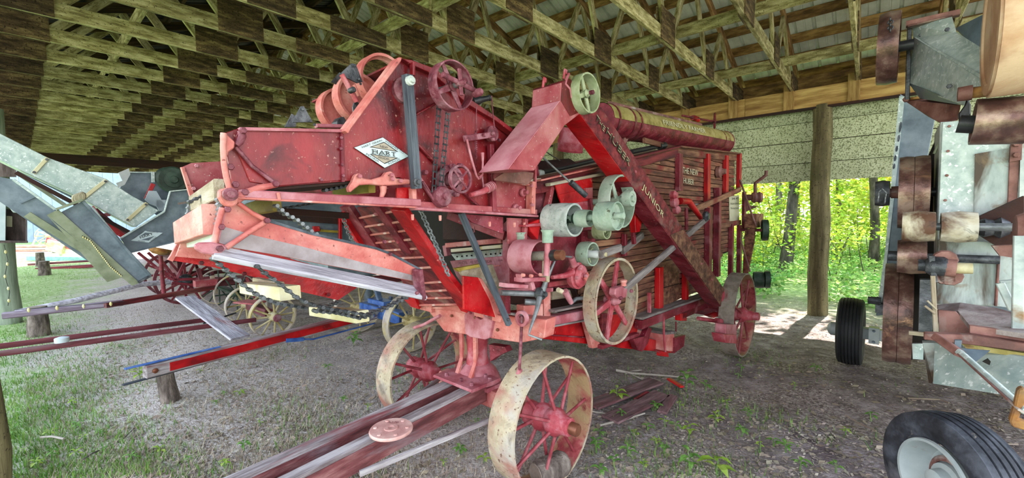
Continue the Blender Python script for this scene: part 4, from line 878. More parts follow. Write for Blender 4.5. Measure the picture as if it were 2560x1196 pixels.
tube('link_pin',[NB(1395,640,-1.4),NB(1428,643,-1.45)],.006,M['steelgrey'],T)
a,z=2.593,1.0
dw=wheel('drive_wheel',W(a,-1.455,z),BX,.298,.092,.010,6,'rimpale','hubred','pink',.032,.12,flat=(.05,.018,.032),twist=.25)
lathe('rim_lip',W(a,-1.411,z),BX,[(.298,-.004),(.298,.004),(.280,.004),(.280,-.004)],M['rimpale'],dw,40,True)
bar('pitman_arm',NB(1556,728,-1.36),NB(1768,546,-1.42),.03,.052,M['greysill'],T,c=.006); 
P('pitman_strap',-1.345,.05,[(1540,722),(1556,716),(1570,722),(1566,745),(1548,748),(1538,738)],'pink',bev=.006); lathe('pitman_cup',NB(1559,708,-1.35),ZX,[(.02,-.02),(.018,0),(.024,.01),(.024,.02),(.012,.025)],M['salmon'],T,12)
bolts('pitman_bolt',[NB(1576,728,-1.35),NB(1550,746,-1.34)],BX,.018,.02,M['cast'],T)
# eccentric casting and levers between pulleys
lathe('eccentric',NB(1447,690,-1.47),BX,[(.078,-.04),(.084,-.03),(.084,.0),(.07,.005),(.07,.02),(.06,.026),(.02,.03),(.02,.04)],M['hubred'],T,26)
tube('eccentric_arm',[NB(1380,694,-1.5),NB(1410,690,-1.5),NB(1432,682,-1.48)],[.012,.018,.03],M['hubred'],T); tube('eccentric_ear',[NB(1436,665,-1.46),NB(1428,645,-1.46)],[.022,.02],M['pink'],T)
bolts('eccentric_bolt',[NB(1447,672,-1.43),NB(1440,695,-1.42),NB(1462,690,-1.42)],BX,.016,.02,M['pink'],T); Bq('eccentric_tag',-1.42,(1462,700),(1470,685),12,.01,'salmon')
tube('rocker_arm',[NB(1412,728,-1.52),NB(1428,758,-1.52)],[.022,.016],M['pink'],T); tube('rocker_arm',[NB(1395,725,-1.54),NB(1415,735,-1.54)],.016,M['cream'],T); tube('crank_shaft',[NB(1425,760,-1.6),NB(1440,748,-1.58),NB(1460,745,-1.6)],.014,M['steelgrey'],T)
P('bearing_bracket',-1.58,.05,[(1320,560),(1350,548),(1352,566),(1345,600),(1328,580)],'brightred',bev=.003); P('bearing_bracket',-1.56,.06,[(1316,562),(1352,558),(1352,566),(1316,568)],'hubred',bev=.002)
P('bearing_housing',-1.6,.04,[(1454,580),(1484,575),(1490,615),(1470,640),(1452,640)],'crimson'); P('small_block',-1.55,.05,[(1484,578),(1497,577),(1497,596),(1485,597)],'rustflat',bev=.002)
P('bearing_corbel',-1.52,.05,[(1588,516),(1637,511),(1640,517),(1620,528),(1604,560),(1600,580),(1590,582),(1588,560)],'brightred',bev=.003)
Bq('corbel_web',-1.56,(1578,540),(1585,610),9,.03,'crimson')
# red head casing right of the feeder
P('head_panel',-1.63,.012,[(1238,450),(1320,464),(1318,533),(1240,529)],'pinkred'); Bq('head_stud',-1.60,(1328,455),(1326,535),14,.05,'salmon'); Bq('head_rail',-1.61,(1238,448),(1318,463),5,.04,'salmon')
lathe('panel_boss',NB(1306,482,-1.62),BX,[(.024,0),(.024,.012),(.012,.016),(.012,.04)],M['pink'],T,12); lathe('panel_boss',NB(1288,521,-1.62),BX,[(.024,0),(.024,.012),(.012,.016),(.012,.04)],M['pink'],T,12); bolts('head_bolt',[NB(1328,513,-1.57),NB(1326,465,-1.57)],BX,.014,.02,M['pink'],T)
P('head_side',-1.68,.012,[(1335,470),(1376,462),(1372,520),(1336,540)],'crimson'); Bq('head_post',-1.64,(1378,464),(1367,520),13,.04,'pinkred'); 
P('hood_panel',-1.60,.012,[(1388,460),(1480,440),(1482,475),(1398,492)],'brightred',bev=.002); P('hood_panel',-1.595,.012,[(1396,488),(1478,468),(1476,502),(1405,512)],'brightred',bev=.002); P('hood_panel',-1.60,.012,[(1398,510),(1475,497),(1470,540),(1405,520)],'hubred')
P('hood_corner',-1.58,.03,[(1466,470),(1482,469),(1482,497),(1467,497)],'pinkred',bev=.002); Bq('hood_rail',-1.60,(1370,462),(1512,434),7,.04,'greyboard2'); Bq('hood_rail',-1.62,(1345,452),(1510,415),4,.05,'salmon')
Bq('hood_strap',-1.58,(1476,498),(1479,530),8,.02,'crimson')
# black lever rod
cyl(NB(1358,395,-1.62),NB(1430,460,-1.45),.006,'lever_rod','steelgrey'); cyl(NB(1427,456,-1.45),NB(1464,489,-1.42),.018,'lever_grip','iron')
# oil pipes on the deck
tube('deck_pipe',[NB(1352,432,-1.85),NB(1420,417,-1.85),NB(1500,398,-1.85),NB(1560,384,-1.85)],.016,M['blackpipe'],T,10); lathe('pipe_elbow',NB(1352,433,-1.84),AX*-1,[(.02,-.02),(.024,0),(.02,.03)],M['lagging'],T,12)
tube('deck_pipe',[NB(1578,380,-1.70),NB(1645,366,-1.70)],.022,M['blackpipe'],T,10); lathe('pipe_cap',NB(1650,366,-1.68),(NB(1675,360,-1.68)-NB(1650,366,-1.68)),[(.03,-.02),(.034,-.01),(.024,.0),(.026,.04),(.032,.06),(.032,.10),(.026,.105)],M['blackpipe'],T,14)
# hopper and tally spout
P('hopper_side',-1.52,.012,[(1238,446),(1272,424),(1335,432),(1332,447),(1320,462),(1238,451)],'rustflat',bev=.002)
plate('hopper_lip',[NB(1236,410,-1.60),NB(1270,424,-1.52),NB(1237,446,-1.55)],BX*-.012,M['pink'],T)
P('hopper_back',-1.80,.012,[(1250,410),(1345,415),(1350,450),(1240,450)],'crimson'); Bq('hopper_post',-1.62,(1337,400),(1338,470),5,.02,'hubred')
bo=-1.36
eA,eZ=azb((1563,436),bo); b2=NA(1519,440,eA).dot(BX)
spout=P('elevator_spout',bo,bo-(-1.56),[(1403,207),(1428,198),(1452,283),(1412,314),(1336,427),(1271,424),(1400,252)],'pinkred',bev=.003)
P('elevator_head',bo+.002,bo-(-1.565),[(1405,203),(1425,196),(1440,215),(1452,280),(1425,292),(1402,252)],'red',bev=.003)
plate('spout_face',[NB(1401,253,bo)-AX*.004,NB(1272,424,bo)-AX*.004,NB(1272,424,bo)-AX*.004-BX*.2,NB(1401,253,bo)-AX*.004-BX*.2],AX*-.003,M['pinklight'],T)
leg=P('elevator_leg',bo,bo-b2,[(1449,282),(1503,268),(1818,734),(1806,772)],'redwood',bev=.003)
dn_=(NB(1806,773,bo)-NB(1449,284,bo)).cross(BX).normalized()*-.003
def under_leg(p,q,mat): o_=-ZX*.004; plate('leg_underside',[NB(*p,bo)+o_,NB(*q,bo)+o_,NB(*q,bo)+o_+BX*(b2-bo),NB(*p,bo)+o_+BX*(b2-bo)],dn_,M[mat],T)
under_leg((1449,284),(1572,452),'brightred'); under_leg((1572,452),(1806,773),'crimson')
P('leg_bare_face',bo+.004,.004,[(1676,588),(1708,575),(1762,655),(1818,734),(1806,771)],'siding',leg)
Bq('leg_corner_strip',bo+.004,(1452,288),(1806,771),4,.006,'cream') if 0 else None
tA=bo+.004
def dtx(s,p,q,hpx,mat,off=0.0): 
    A_=NB(*p,tA); C_=NB(*q,tA); up=(C_-A_).cross(BX)*-1; text('painted_name',s,A_+BX*off,C_-A_,up,hpx*ppm((A_+C_)/2),M[mat],leg,wfit=(C_-A_).length)
for m_,o_,d_ in (('gold',0,1.2),('letterdark',.0015,0)):
    dtx('THE',(1487+d_*.7,298-d_),(1508+d_*.7,331-d_),14,m_,o_); dtx('HUBER',(1513+d_*.7,333-d_),(1571+d_*.7,418-d_),17,m_,o_)
dtx('JUNIOR',(1604,470),(1657,546),15,'gold')
a,z=azb((1476,232),-1.30)
ew=wheel('elevator_pulley',W(a,-1.335,z),BX,.112,.062,.009,4,'greenold','greenold','greenold',.022,.07,flat=(.03,.012,.02),twist=.4); cyl(W(a,-1.5,z),W(a,-1.28,z),.013,'head_shaft','cast')
for x,y in ((1411,176),(1359,197)):
    tube('head_hook',[NB(x-2,y+22,-1.45),NB(x,y+6,-1.45),NB(x+1,y-2,-1.45),NB(x+5,y,-1.45),NB(x+4,y+10,-1.45)],.007,M['hubred'],T)
tube('head_clamp',[NB(1422,185,-1.38),NB(1416,198,-1.36),NB(1413,210,-1.36),NB(1424,222,-1.36),NB(1428,245,-1.36)],.008,M['pink'],T)
bolts('leg_bolt',[NB(1588,430,bo+.004),NB(1753,660,bo+.004),NB(1779,700,bo+.004)],BX,.016,.01,M['pink'],T); lathe('leg_foot_bearing',NB(1812,748,bo+.01),BX,[(.09,-.02),(.09,.0),(.06,.02),(.02,.04)],M['hubred'],T,18)
# wind stacker tube lying along the top
q0=NB(1500,300,-1.90); q1=NB(1806,357,-1.76)
print('stk',[q0.dot(AX),q0.z,q1.dot(AX),q1.z])
stk=tube('stacker_tube',[q0,q0+(q1-q0)*.5,q1],[.140,.142,.145],M['crimson'],T,28)
for t in (.03,.12,.16,.9): 
    c=q0+(q1-q0)*t; lathe('tube_band',c,q1-q0,[(.142,-.012),(.149,-.012),(.149,.012),(.142,.012)],M['redwood'],stk,28,True)
bar('tube_ridge',q0+(q1-q0)*.05+ZX*.15,q0+(q1-q0)*.75+ZX*.152,.03,.05,M['rustflat'],stk)
d_=(q1-q0).normalized(); tcam=(BX-d_*BX.dot(d_)).normalized(); s0=q0+(q1-q0)*.30
text('painted_name','FRIENDLY FARMER',s0+tcam*.150+ZX*.022,d_,(ZX-tcam*.25),.05,M['letter'],stk,wfit=1.05)
mbd=MB(); dq=(q1-q0); dn=dq.normalized(); sx1=dn.cross(ZX).normalized(); zx1=sx1.cross(dn)
vs=[];nn=9
for t in (.0,.25,.5,.75,1.0):
    for i in range(nn):
        g=math.radians(-70+162*i/(nn-1)); vs.append(q0+dq*t+(zx1*math.cos(g)+sx1*math.sin(g))*(.1435+.004*t+.0015))
mk('dust_coat',vs,[(j*nn+i,j*nn+i+1,(j+1)*nn+i+1,(j+1)*nn+i) for j in range(4) for i in range(nn-1)],M['tubedust'],stk,smooth=180)
lathe('tube_end',q1,d_,[(.150,-.01),(.155,.0),(.10,.02)],M['crimson'],T,24)
a=q1.dot(AX); hwr=wheel('stacker_hand_wheel',W(a-.1,-1.83,2.79),BX+AX*.4,.115,.014,.014,3,'redwood','redwood','redwood',.02,.04,flat=(.018,.012),twist=.3)
tube('hand_wheel_shaft',[W(a-.9,-1.95,2.76),W(a-.12,-1.84,2.79)],.014,M['redwood'],T); lathe('worm_gear',W(a-.55,-1.92,2.77),AX,[(.03,-.1),(.04,-.05),(.03,0),(.04,.05),(.03,.1)],M['brightred'],T,10)
lathe('tally_bucket',NB(1428,352,-2.0),(ZX+BX*.25-AX*.1),[(.105,-.09),(.108,-.075),(.104,-.07),(.108,-.03),(.112,-.02),(.112,.0),(.106,.01),(.102,.10),(.0,.10)],M['hubred'],T,28)
Bq('stacker_support',-1.85,(1552,378),(1572,320),16,.03,'rustflat'); tube('stacker_wire',[NB(1365,380,-1.7),NB(1400,402,-1.75)],.003,M['iron'],T); tube('stacker_elbow',[NB(1355,420,-2.2),NB(1420,412,-2.2),NB(1450,420,-2.2)],[.06,.055,.02],M['darkbrown'],T,14)
# rear drive parts at the back end
for (x,y,b,r,L,nm) in ((1912,576,-1.45,.14,.07,'rear_pulley'),(1918,699,-1.45,.115,.06,'rear_pulley'),(1896,700,-1.5,.11,.12,'rear_pulley')):
    c=NB(x,y,b); a=W(0,0,0); aa=6.45+.1*(x>1915); r_=r
    c=NA(x,y,6.45); lathe(nm,c,(BX*.9+AX*.3),[(r_-.012,-L/2),(r_,-L/2),(r_+.004,0),(r_,L/2),(r_-.012,L/2)],M['darkgreen'],T,28,True); lathe('pulley_web',c,(BX*.9+AX*.3),[(r_-.01,-.006),(r_-.01,.006),(.0,.006)],M['darkgreen'],T,24)
tube('rear_shaft',[NA(1850,575,6.4),NA(1905,576,6.45)],.02,M['crimson'],T)
tube('rear_crank',[NA(1888,500,6.4),NA(1888,458,6.4),NA(1905,446,6.4),NA(1915,438,6.4),NA(1916,427,6.4)],.022,M['rustflat'],T); lathe('rear_gear',NA(1892,494,6.4),AX*.5+BX,[(.06,-.06),(.075,-.03),(.06,0),(.075,.03),(.06,.06)],M['rustflat'],T,12)
cyl(NA(1860,494,6.4),NA(1895,494,6.4),.04,'rear_gear_arm','rustflat'); plate('rear_fin',[NA(x,y,6.4) for x,y in [(1862,500),(1876,515),(1895,516),(1876,524),(1864,530)]],AX*.03,M['rustflat'],T)
plate('rear_box',[NA(x,y,6.35) for x,y in [(1860,535),(1891,535),(1890,570),(1862,572)]],AX*.4,M['siding'],T); plate('rear_leg',[NA(x,y,6.38) for x,y in [(1862,575),(1888,567),(1884,610),(1868,690),(1856,690)]],AX*.05,M['siding'],T)
tube('rear_rod',[NB(1850,450,bB+.05),NA(1890,566,6.35)],.012,M['rustflat'],T); tube('rear_rod',[NA(1850,595,6.3),NA(1875,680,6.3)],.012,M['rustflat'],T); tube('rear_wire',[NA(1907,610,6.45),NA(1908,670,6.45)],.003,M['iron'],T)
# side gear cluster
for x,y,r in ((1690,506,.05),(1688,488,.04),(1695,525,.04)): lathe('gear_knob',NB(x,y,bB+.10),BX,[(r,-.04),(r*1.05,0),(r*.6,.02)],M['hubred'],T,14)
tube('gear_arm',[NB(1700,503,bB+.10),NB(1722,504,bB+.12),NB(1752,545,bB+.16)],[.035,.032,.024],M['brightred'],T); tube('gear_rod',[NB(1716,520,bB+.08),NB(1716,575,bB+.08)],.018,M['crimson'],T); lathe('gear_boss',NB(1797,430,bB+.03),BX,[(.07,-.02),(.07,.02),(.04,.04),(.03,.08)],M['rustflat'],T,14)
lathe('pitman_pin',NB(1765,541,-1.40),BX,[(.045,-.02),(.05,.01),(.03,.03)],M['iron'],T,14)
# rear wheels
RA=5.12
for b,nm in ((-1.30,'rear_wheel'),(-2.92,'rear_wheel')):
    w2=wheel(nm,W(RA,b,.46),BX,.46,.15,.014,14,'rimgrey','spoke','hubred',.075,.30,sr=.011); lathe('rim_lining',W(RA,b,.46),BX,[(.446,-.07),(.446,.07),(.4445,.07),(.4445,-.07)],M['rimred'],w2,40,True)
    lathe('axle_cap',W(RA,b+.17*(1 if b>-2 else -1),.46),BX,[(.045,-.03),(.045,.03),(.03,.04)],M['hubred'],w2,12)
bar('rear_axle',W(RA,-2.8,.46),W(RA,-1.4,.46),.11,.11,M['crimson'],T,c=.01); bar('axle_block',W(RA,-1.62,.58),W(RA,-1.48,.58),.2,.16,M['crimson'],T,c=.01); bar('axle_block',W(RA,-2.7,.58),W(RA,-2.56,.58),.2,.16,M['crimson'],T)
# hanging box weights at the rear wheel
P('brake_box',-1.22,.10,[(1815,812),(1841,812),(1842,838),(1814,836)],'pink',bev=.004); P('brake_box',-1.20,.11,[(1808,836),(1842,838),(1842,860),(1814,858)],'hubred',bev=.004); tube('brake_arm',[NB(1790,802,-1.4),NB(1800,803,-1.35),NB(1806,840,-1.3)],[.03,.034,.028],M['hubred'],T)
tube('axle_stay',[NB(1745,797,-1.5),NB(1795,804,-1.4)],.02,M['hubred'],T); P('axle_gusset',-1.5,.04,[(1770,790),(1810,775),(1815,782),(1785,796)],'brightred')
# belly: shoe, grain auger, hanging box
P('grain_shoe',-1.70,.6,[(1330,822),(1470,800),(1500,850),(1480,862),(1340,846),(1320,838)],'brightred',bev=.003); Bq('shoe_seam',-1.69,(1345,836),(1490,846),3,.02,'crimson')
P('shoe_hanger',-1.64,.04,[(1463,800),(1480,795),(1503,868),(1482,872)],'salmon',bev=.003); P('fan_sheet',-1.66,.02,[(1505,790),(1560,785),(1600,800),(1590,840),(1510,856)],'brightred'); P('fan_band',-1.64,.03,[(1505,785),(1518,784),(1518,850),(1503,868)],'redwood')
Bq('fan_sill',-1.62,(1500,868),(1592,836),9,.05,'crimson'); P('auger_trough',-1.68,.25,[(1540,862),(1600,842),(1690,862),(1685,884),(1545,870)],'brightred',bev=.003)
P('weigh_box',-1.60,.35,[(1662,834),(1686,830),(1686,880),(1660,878)],'salmon',bev=.003); P('weigh_box_top',-1.59,.37,[(1660,832),(1690,829),(1690,835),(1662,838)],'greysill'); P('weigh_box_end',-1.585,.03,[(1686,846),(1713,838),(1710,866),(1686,884)],'crimson')
P('auger_bracket',-1.60,.05,[(1583,848),(1612,842),(1622,818),(1630,822),(1620,860),(1606,880),(1595,876)],'crimson',bev=.003); tube('weigh_hanger',[NB(1659,790,-1.58),NB(1660,840,-1.58),NB(1664,888,-1.58)],.010,M['hubred'],T); P('weigh_foot',-1.57,.04,[(1652,880),(1670,882),(1672,893),(1652,891)],'brightred')
tube('weigh_hanger',[NB(1690,805,-1.6),NB(1690,830,-1.6)],.008,M['crimson'],T); tube('sag_wire',[NB(1636,875,-1.58),NB(1652,884,-1.58)],.005,M['crimson'],T)
Bq('lower_crank_rod',-1.55,(1490,760),(1545,750),9,.02,'hubred')
# inside machinery seen between the frames
Bq('shaker_board',-1.75,(1378,740),(1470,728),20,.02,'greyboard2'); Bq('shaker_board',-1.78,(1280,745),(1360,745),26,.02,'darkbrown'); Bq('shaker_board',-1.76,(1500,800),(1640,770),30,.02,'redwood')
tube('crank_rod',[NB(1540,735,-1.6),NB(1480,700,-1.6)],.02,M['crimson'],T)
P('lower_panel',-1.70,.02,[(1590,775),(1618,765),(1618,790),(1595,795)],'redwood'); vpost('lower_stud',1619,732,785,6,.03,'hubred',-1.62)
# ================================================================== the grey thresher with chutes, left of the red one
K=root('grey_threshing_machine','blue grey galvanised thresher with long chutes, left behind the red feeder','thresher',W(2.2,-6.7,0))
g0=-6.2
P('feeder_side',g0,.012,[(301,597),(411,530),(425,479),(470,474),(640,480),(640,575),(445,603),(325,632)],'galvdark',K)
Bq('panel_edge',g0+.03,(300,597),(411,529),4,.04,'galv',K); Bq('panel_edge',g0+.03,(411,529),(425,479),3,.04,'galv',K); Bq('panel_edge',g0+.03,(425,479),(480,473),3,.04,'galv',K); Bq('panel_edge',g0+.03,(325,632),(450,602),3,.04,'galvdark',K)
P('feeder_far_side',g0-.75,.012,[(300,470),(326,432),(378,430),(440,440),(520,470),(520,560),(420,560)],'galvdark',K)
P('feeder_front_flap',g0-.70,.02,[(296,432),(322,421),(326,436),(312,462),(296,470),(290,458),(306,452)],'white',K)
Bq('top_strap',g0-.68,(382,430),(383,456),7,.02,'galv',K); Bq('top_edge',g0-.70,(325,431),(412,432),3,.03,'galv',K)
lathe('green_gear',NB(433,450,g0-.66),BX,[(.16,-.03),(.17,0),(.15,.02),(.10,.02),(.10,.04),(.05,.045),(.04,.07)],M['darkgreen'],K,22); lathe('green_gear',NB(419,444,g0-.68),BX,[(.12,-.03),(.13,0),(.10,.02),(.03,.03)],M['darkgreen'],K,20)
Bq('red_latch',g0-.6,(383,460),(365,498),9,.03,'brightred',K); P('white_flap',g0-.5,.02,[(372,477),(391,478),(411,512),(404,522),(375,510),(362,500)],'boxwhite',K); P('blue_flap',g0-.5,.02,[(383,500),(415,500),(412,528),(398,528)],'boxwhite',K)
sg3=P('diamond_sign',g0+.012,.004,[(327.5,602),(363,577.5),(407,582.5),(372,607)],'signwhite',K)
tx('lettering','HART',(351,597),(383,587.5),g0+.014,6,'ink',sg3); 
P('sign_triangle',g0+.0135,.002,[(348,592),(363,582),(382,583)],'galvdark',sg3); P('sign_triangle',g0+.0135,.002,[(353,600),(387,590),(372,602)],'galvdark',sg3)
tx('lettering','HART GRAIN',(335,598),(360,581),g0+.014,2.6,'ink',sg3); tx('lettering','WEIGHER CO.',(366,579.5),(396,583),g0+.014,2.6,'ink',sg3); tx('lettering','PEORIA',(345,603.5),(362,605),g0+.014,2.4,'ink',sg3); tx('lettering','ILLINOIS',(377,603),(391,593),g0+.014,2.4,'ink',sg3)
# broad galvanised elevator
ev=-6.35
elv=P('broad_elevator',ev,.35,[(-60,304),(0,334),(119,394),(266,448),(330,490),(398,527),(338,569),(204,497),(41,421),(-60,372)],'galv',K,.004)
for p,q in (((83,434),(119,395)),((207,497),(266,450)),((317,553),(367,508))):
    Bq('strap',ev+.012,p,q,8,.012,'cream',elv); bolts('strap_bolt',[NB(p[0]+2,p[1]-3,ev+.02),NB(q[0]-2,q[1]+4,ev+.02)],BX,.018,.01,M['iron'],elv)
Bq('elevator_under_rail',ev-.05,(40,432),(330,585),9,.08,'darkbrown',K); Bq('grey_stay_pole',ev-.1,(41,432),(165,515),8,.05,'galvolive',K)
Bq('grey_stay_pole',-6.9,(0,400),(200,500),10,.05,'galvdark',K)
# first long chute
c1=-6.0
ch=P('long_chute_floor',c1-.3,.02,[(-40,420),(0,443),(33,449),(94,489),(138,524),(250,610),(290,700),(200,640),(0,505),(-40,490)],'galvdark',K)
Bq('chute_edge',c1-.28,(33,449),(138,524),6,.03,'galv',K); Bq('chute_lip',c1-.2,(68,536),(232,640),16,.04,'galvolive',K); Bq('chute_strap',c1-.28,(50,508),(90,490),6,.01,'galvdark',K)
# second, wide trough hanging down to the right
P('trough_floor',c1,.02,[(150,532),(207,503),(376,690),(347,708)],'galvdark',K); P('trough_side',c1+.02,.02,[(117,538),(146,524),(349,708),(330,715)],'galvolive',K); P('trough_flap',c1+.0,.02,[(117,538),(140,560),(312,692),(268,706),(200,630)],'galvolive',K)
Bq('trough_rim',c1+.02,(207,503),(376,690),6,.05,'galvdark',K); Bq('trough_end',c1+.02,(345,707),(377,689),5,.06,'iron',K); Bq('trough_top',c1+.04,(140,524),(207,500),6,.05,'galvolive',K)
P('trough_far_wall',c1-.3,.02,[(207,503),(235,520),(330,640),(376,690)],'galv',K)
for i in range(5): tube('rope_coil',[NB(188+4.5*i+6*math.cos(t*.785),497-1.5*i+9*math.sin(t*.785),c1+.05) for t in range(9)],.012,M['straw'],K)
# red carrier boards inside
Bq('red_board',g0-.2,(228,517),(292,598),10,.03,'hubred',K); Bq('red_board',g0-.25,(240,522),(320,590),5,.03,'crimson',K); Bq('red_board',g0-.3,(240,542),(275,536),9,.02,'hubred',K); Bq('red_board',g0-.3,(262,560),(310,590),14,.03,'brightred',K)
# body behind, and running gear
P('body_side',-6.3,.9,[(470,475),(900,478),(900,660),(560,660),(470,600)],'galvdark',K)
for b in (-6.2,-7.35):
    wheel('front_wheel',W(1.93,b,.285),BX,.285,.10,.014,12,'rimsteel','steelyellow','cream',.055,.22,par=K,sr=.012,hoff=.05 if b>-7 else -.05)
lathe('hub_badge',W(1.93,-6.03,.285),BX,[(.05,-.01),(.05,.01),(.04,.014)],M['cast'],K,14)
bar('axle_beam',W(1.93,-7.2,.30),W(1.93,-6.35,.30),.10,.11,M['maroon'],K,c=.006); bar('axle_cover',W(1.75,-6.95,.42),W(1.9,-6.6,.42),.22,.02,M['pinkred'],K)
for q0_,q1_ in ((NZ(-60,893,.44),NZ(640,800,.36)),(NZ(-60,874,.46),NZ(540,797,.38))): bar('tongue_channel',q0_,q1_,.03,.05,M['maroon'],K,c=.004)
lathe('tongue_bolt',NZ(155,856,.50),ZX,[(.05,0),(.05,.04),(.02,.05)],M['boxwhite'],K,10)
tube('brace_rod',[W(1.6,-6.6,.33),W(1.2,-6.4,.30)],.012,M['iron'],K)
tube('axle_stand',[W(3.6,-6.7,0),W(3.6,-6.7,1.1)],.08,M['galvdark'],K)
# string lamps on the trough edge
def lampstring(name,pts,n,label,bs=1.0):
    r=root(name,label,'string lights',pts[0]); tube('wire',pts,.004,M['blackpipe'],r,5); seg=[(pts[i+1]-pts[i]).length for i in range(len(pts)-1)]; tot=sum(seg); f=None
    for k in range(n):
        s=tot*(k+.5)/n; i=0
        while i<len(seg)-1 and s>seg[i]: s-=seg[i]; i+=1
        c=pts[i]+(pts[i+1]-pts[i]).normalized()*s; mw=Matrix.Translation(c)
        if f is None: f=MB().lathe((0,0,0),-ZX,[(.006*bs,-.01*bs),(.012*bs,.0),(.016*bs,.02*bs),(.010*bs,.04*bs),(0,.05*bs)],8).build('bulb',M['bulb'],r,mw,smooth=50)
        else: dup(f,r,mw)
lampstring('string_lights',[NB(x,y,c1+.05) for x,y in ((205,590),(225,600),(250,632),(275,665),(305,690))],26,'small lamp string draped down the olive edge of the hanging chute',.4)
# ================================================================== blue axled machine just behind the red one
Bm=root('blue_axle_machine','galvanised machine on a blue steel truck with cream spoked wheels behind the red thresher','farm machine',W(3.2,-4.95,0))
for b in (-4.28,-5.58): wheel('steel_wheel',W(2.83,b,.345),BX,.345,.13,.014,12,'rimsteel','steelyellow','steelyellow',.07,.26,par=Bm,sr=.011,hoff=.03)
bar('blue_axle',W(2.83,-5.42,.36),W(2.83,-4.44,.36),.12,.15,M['blue'],Bm,c=.008); bar('blue_bolster',W(2.83,-5.15,.50),W(2.83,-4.75,.50),.16,.06,M['blue'],Bm,c=.006)
for p,q,wp in (((941,722),(960,785),12),((1002,735),(975,790),12),((978,742),(966,785),6)): Bq('blue_post',-4.95,p,q,wp,.05,'bluegrey',Bm)
bar('body',W(1.95,-5.0,1.36),W(6.0,-5.0,1.36),1.05,.86,M['galvdark'],Bm,c=.01); P('front_hood',-4.46,.9,[(640,498),(880,505),(880,660),(800,640),(720,580),(640,540)],'galvdark',Bm)
P('body_rail',-4.44,.03,[(640,520),(860,540),(862,562),(640,545)],'darkbrown',Bm); bar('sill',W(2.4,-4.5,.86),W(6,-4.5,.86),.06,.10,M['maroon'],Bm); bar('rear_leg',W(5.6,-4.6,0),W(5.6,-4.6,.9),.08,.08,M['bluegrey'],Bm)
P('red_latch',-4.40,.04,[(785,566),(799,566),(800,578),(786,580)],'brightred',Bm); Bq('red_upright',-4.40,(850,540),(850,600),7,.03,'brightred',Bm); Bq('yellow_batten',-4.42,(800,577),(845,580),6,.03,'yellow',Bm)
bt0=W(2.72,-4.93,.36); bt1=NZ(362,930,.40)
bar('tongue',bt0,bt1,.09,.12,M['tongue'],Bm,c=.006,w2=.085,h2=.10)
dt=(bt1-bt0).normalized(); sd=dt.cross(ZX).normalized()
bar('red_stripe',bt0+dt*.2-sd*.0+(-sd if (-sd).dot(BX)>0 else sd)*.046,bt1-dt*.15+(-sd if (-sd).dot(BX)>0 else sd)*.044,.004,.07,M['brightred'],Bm)
bar('tongue_strap',bt0+dt*.05+(-sd)*.05,bt0+dt*.32+(-sd)*.05,.012,.05,M['blue'],Bm); bar('tongue_strap',bt1-dt*.55+ZX*.055,bt1+dt*.12+ZX*.06,.035,.012,M['blue'],Bm); bar('tongue_strap',bt1-dt*.55-ZX*.055,bt1+dt*.14-ZX*.06,.035,.012,M['blueblack'],Bm)
tube('tongue_rod',[bt0+dt*.0-ZX*.12,bt0+dt*.9-ZX*.10-sd*.03,bt0+dt*1.05-ZX*.06-sd*.05],.010,M['blue'],Bm); bar('rod_end',bt0+dt*1.03-ZX*.065-sd*.055,bt0+dt*1.22-ZX*.03-sd*.055,.014,.04,M['blue'],Bm); lathe('tongue_bolt',bt1-dt*.05-sd*.04,-sd,[(.02,0),(.02,.015),(.01,.02)],M['brass'],Bm,10)
# ================================================================== red spoked wagon wheel machine further left
Rm=root('red_wheeled_wagon','wagon on maroon wooden spoked wheels under the grey feeder','wagon',W(1.6,-10.6,0))
wheel('wagon_wheel',W(1.62,-10.0,.47),BX,.47,.08,.05,12,'maroon','crimson','iron',.10,.26,par=Rm,flat=(.045,.045,.035),hoff=.06); wheel('wagon_wheel',W(1.62,-11.3,.47),BX,.47,.08,.05,12,'maroon','crimson','iron',.10,.26,par=Rm,flat=(.045,.045,.035))
bar('axle',W(1.62,-11.2,.47),W(1.62,-10.1,.47),.10,.12,M['maroon'],Rm)
for p,q in (((345,632),(430,700)),((370,632),(435,690)),((395,640),(440,700)),((470,640),(440,700)),((432,700),(620,693)),((430,708),(560,720))): Bq('red_rod',-9.8,p,q,6,.04,'crimson',Rm)
tube('pole',[W(1.5,-10.0,.45),NZ(350,712,.48),NZ(190,752,.38),NZ(38,782,.30)],[.05,.045,.045,.04],M['greyboard'],Rm,9)
bar('wagon_bed',W(1.4,-10.7,.85),W(4.6,-10.7,.85),1.1,.08,M['maroon'],Rm); bar('rear_axle',W(4.0,-11.2,.47),W(4.0,-10.1,.47),.10,.12,M['maroon'],Rm); bar('reach',W(1.5,-10.65,.5),W(4.2,-10.65,.5),.08,.10,M['maroon'],Rm)
for b in (-10.0,-11.3): wheel('wagon_wheel',W(4.0,b,.47),BX,.47,.08,.05,12,'maroon','crimson','iron',.10,.26,par=Rm,flat=(.045,.045,.035))
for a in (1.62,4.0): bar('bolster',W(a,-11.1,.65),W(a,-10.3,.65),.10,.32,M['maroon'],Rm)
st=root('implement_seat','rusty orange pressed steel seat on a post beside the maroon wagon wheel','seat',NB(405,655,-9.0)); lathe('pan',NB(398,636,-9.0),ZX+AX*.3,[(.16,.10),(.15,.04),(.09,0),(0,-.01)],M['rustorange'],st,18); tube('post',[NB(402,640,-9.0),NB(405,690,-9.0),NB(410,735,-9.0)],.03,M['crimson'],st); 
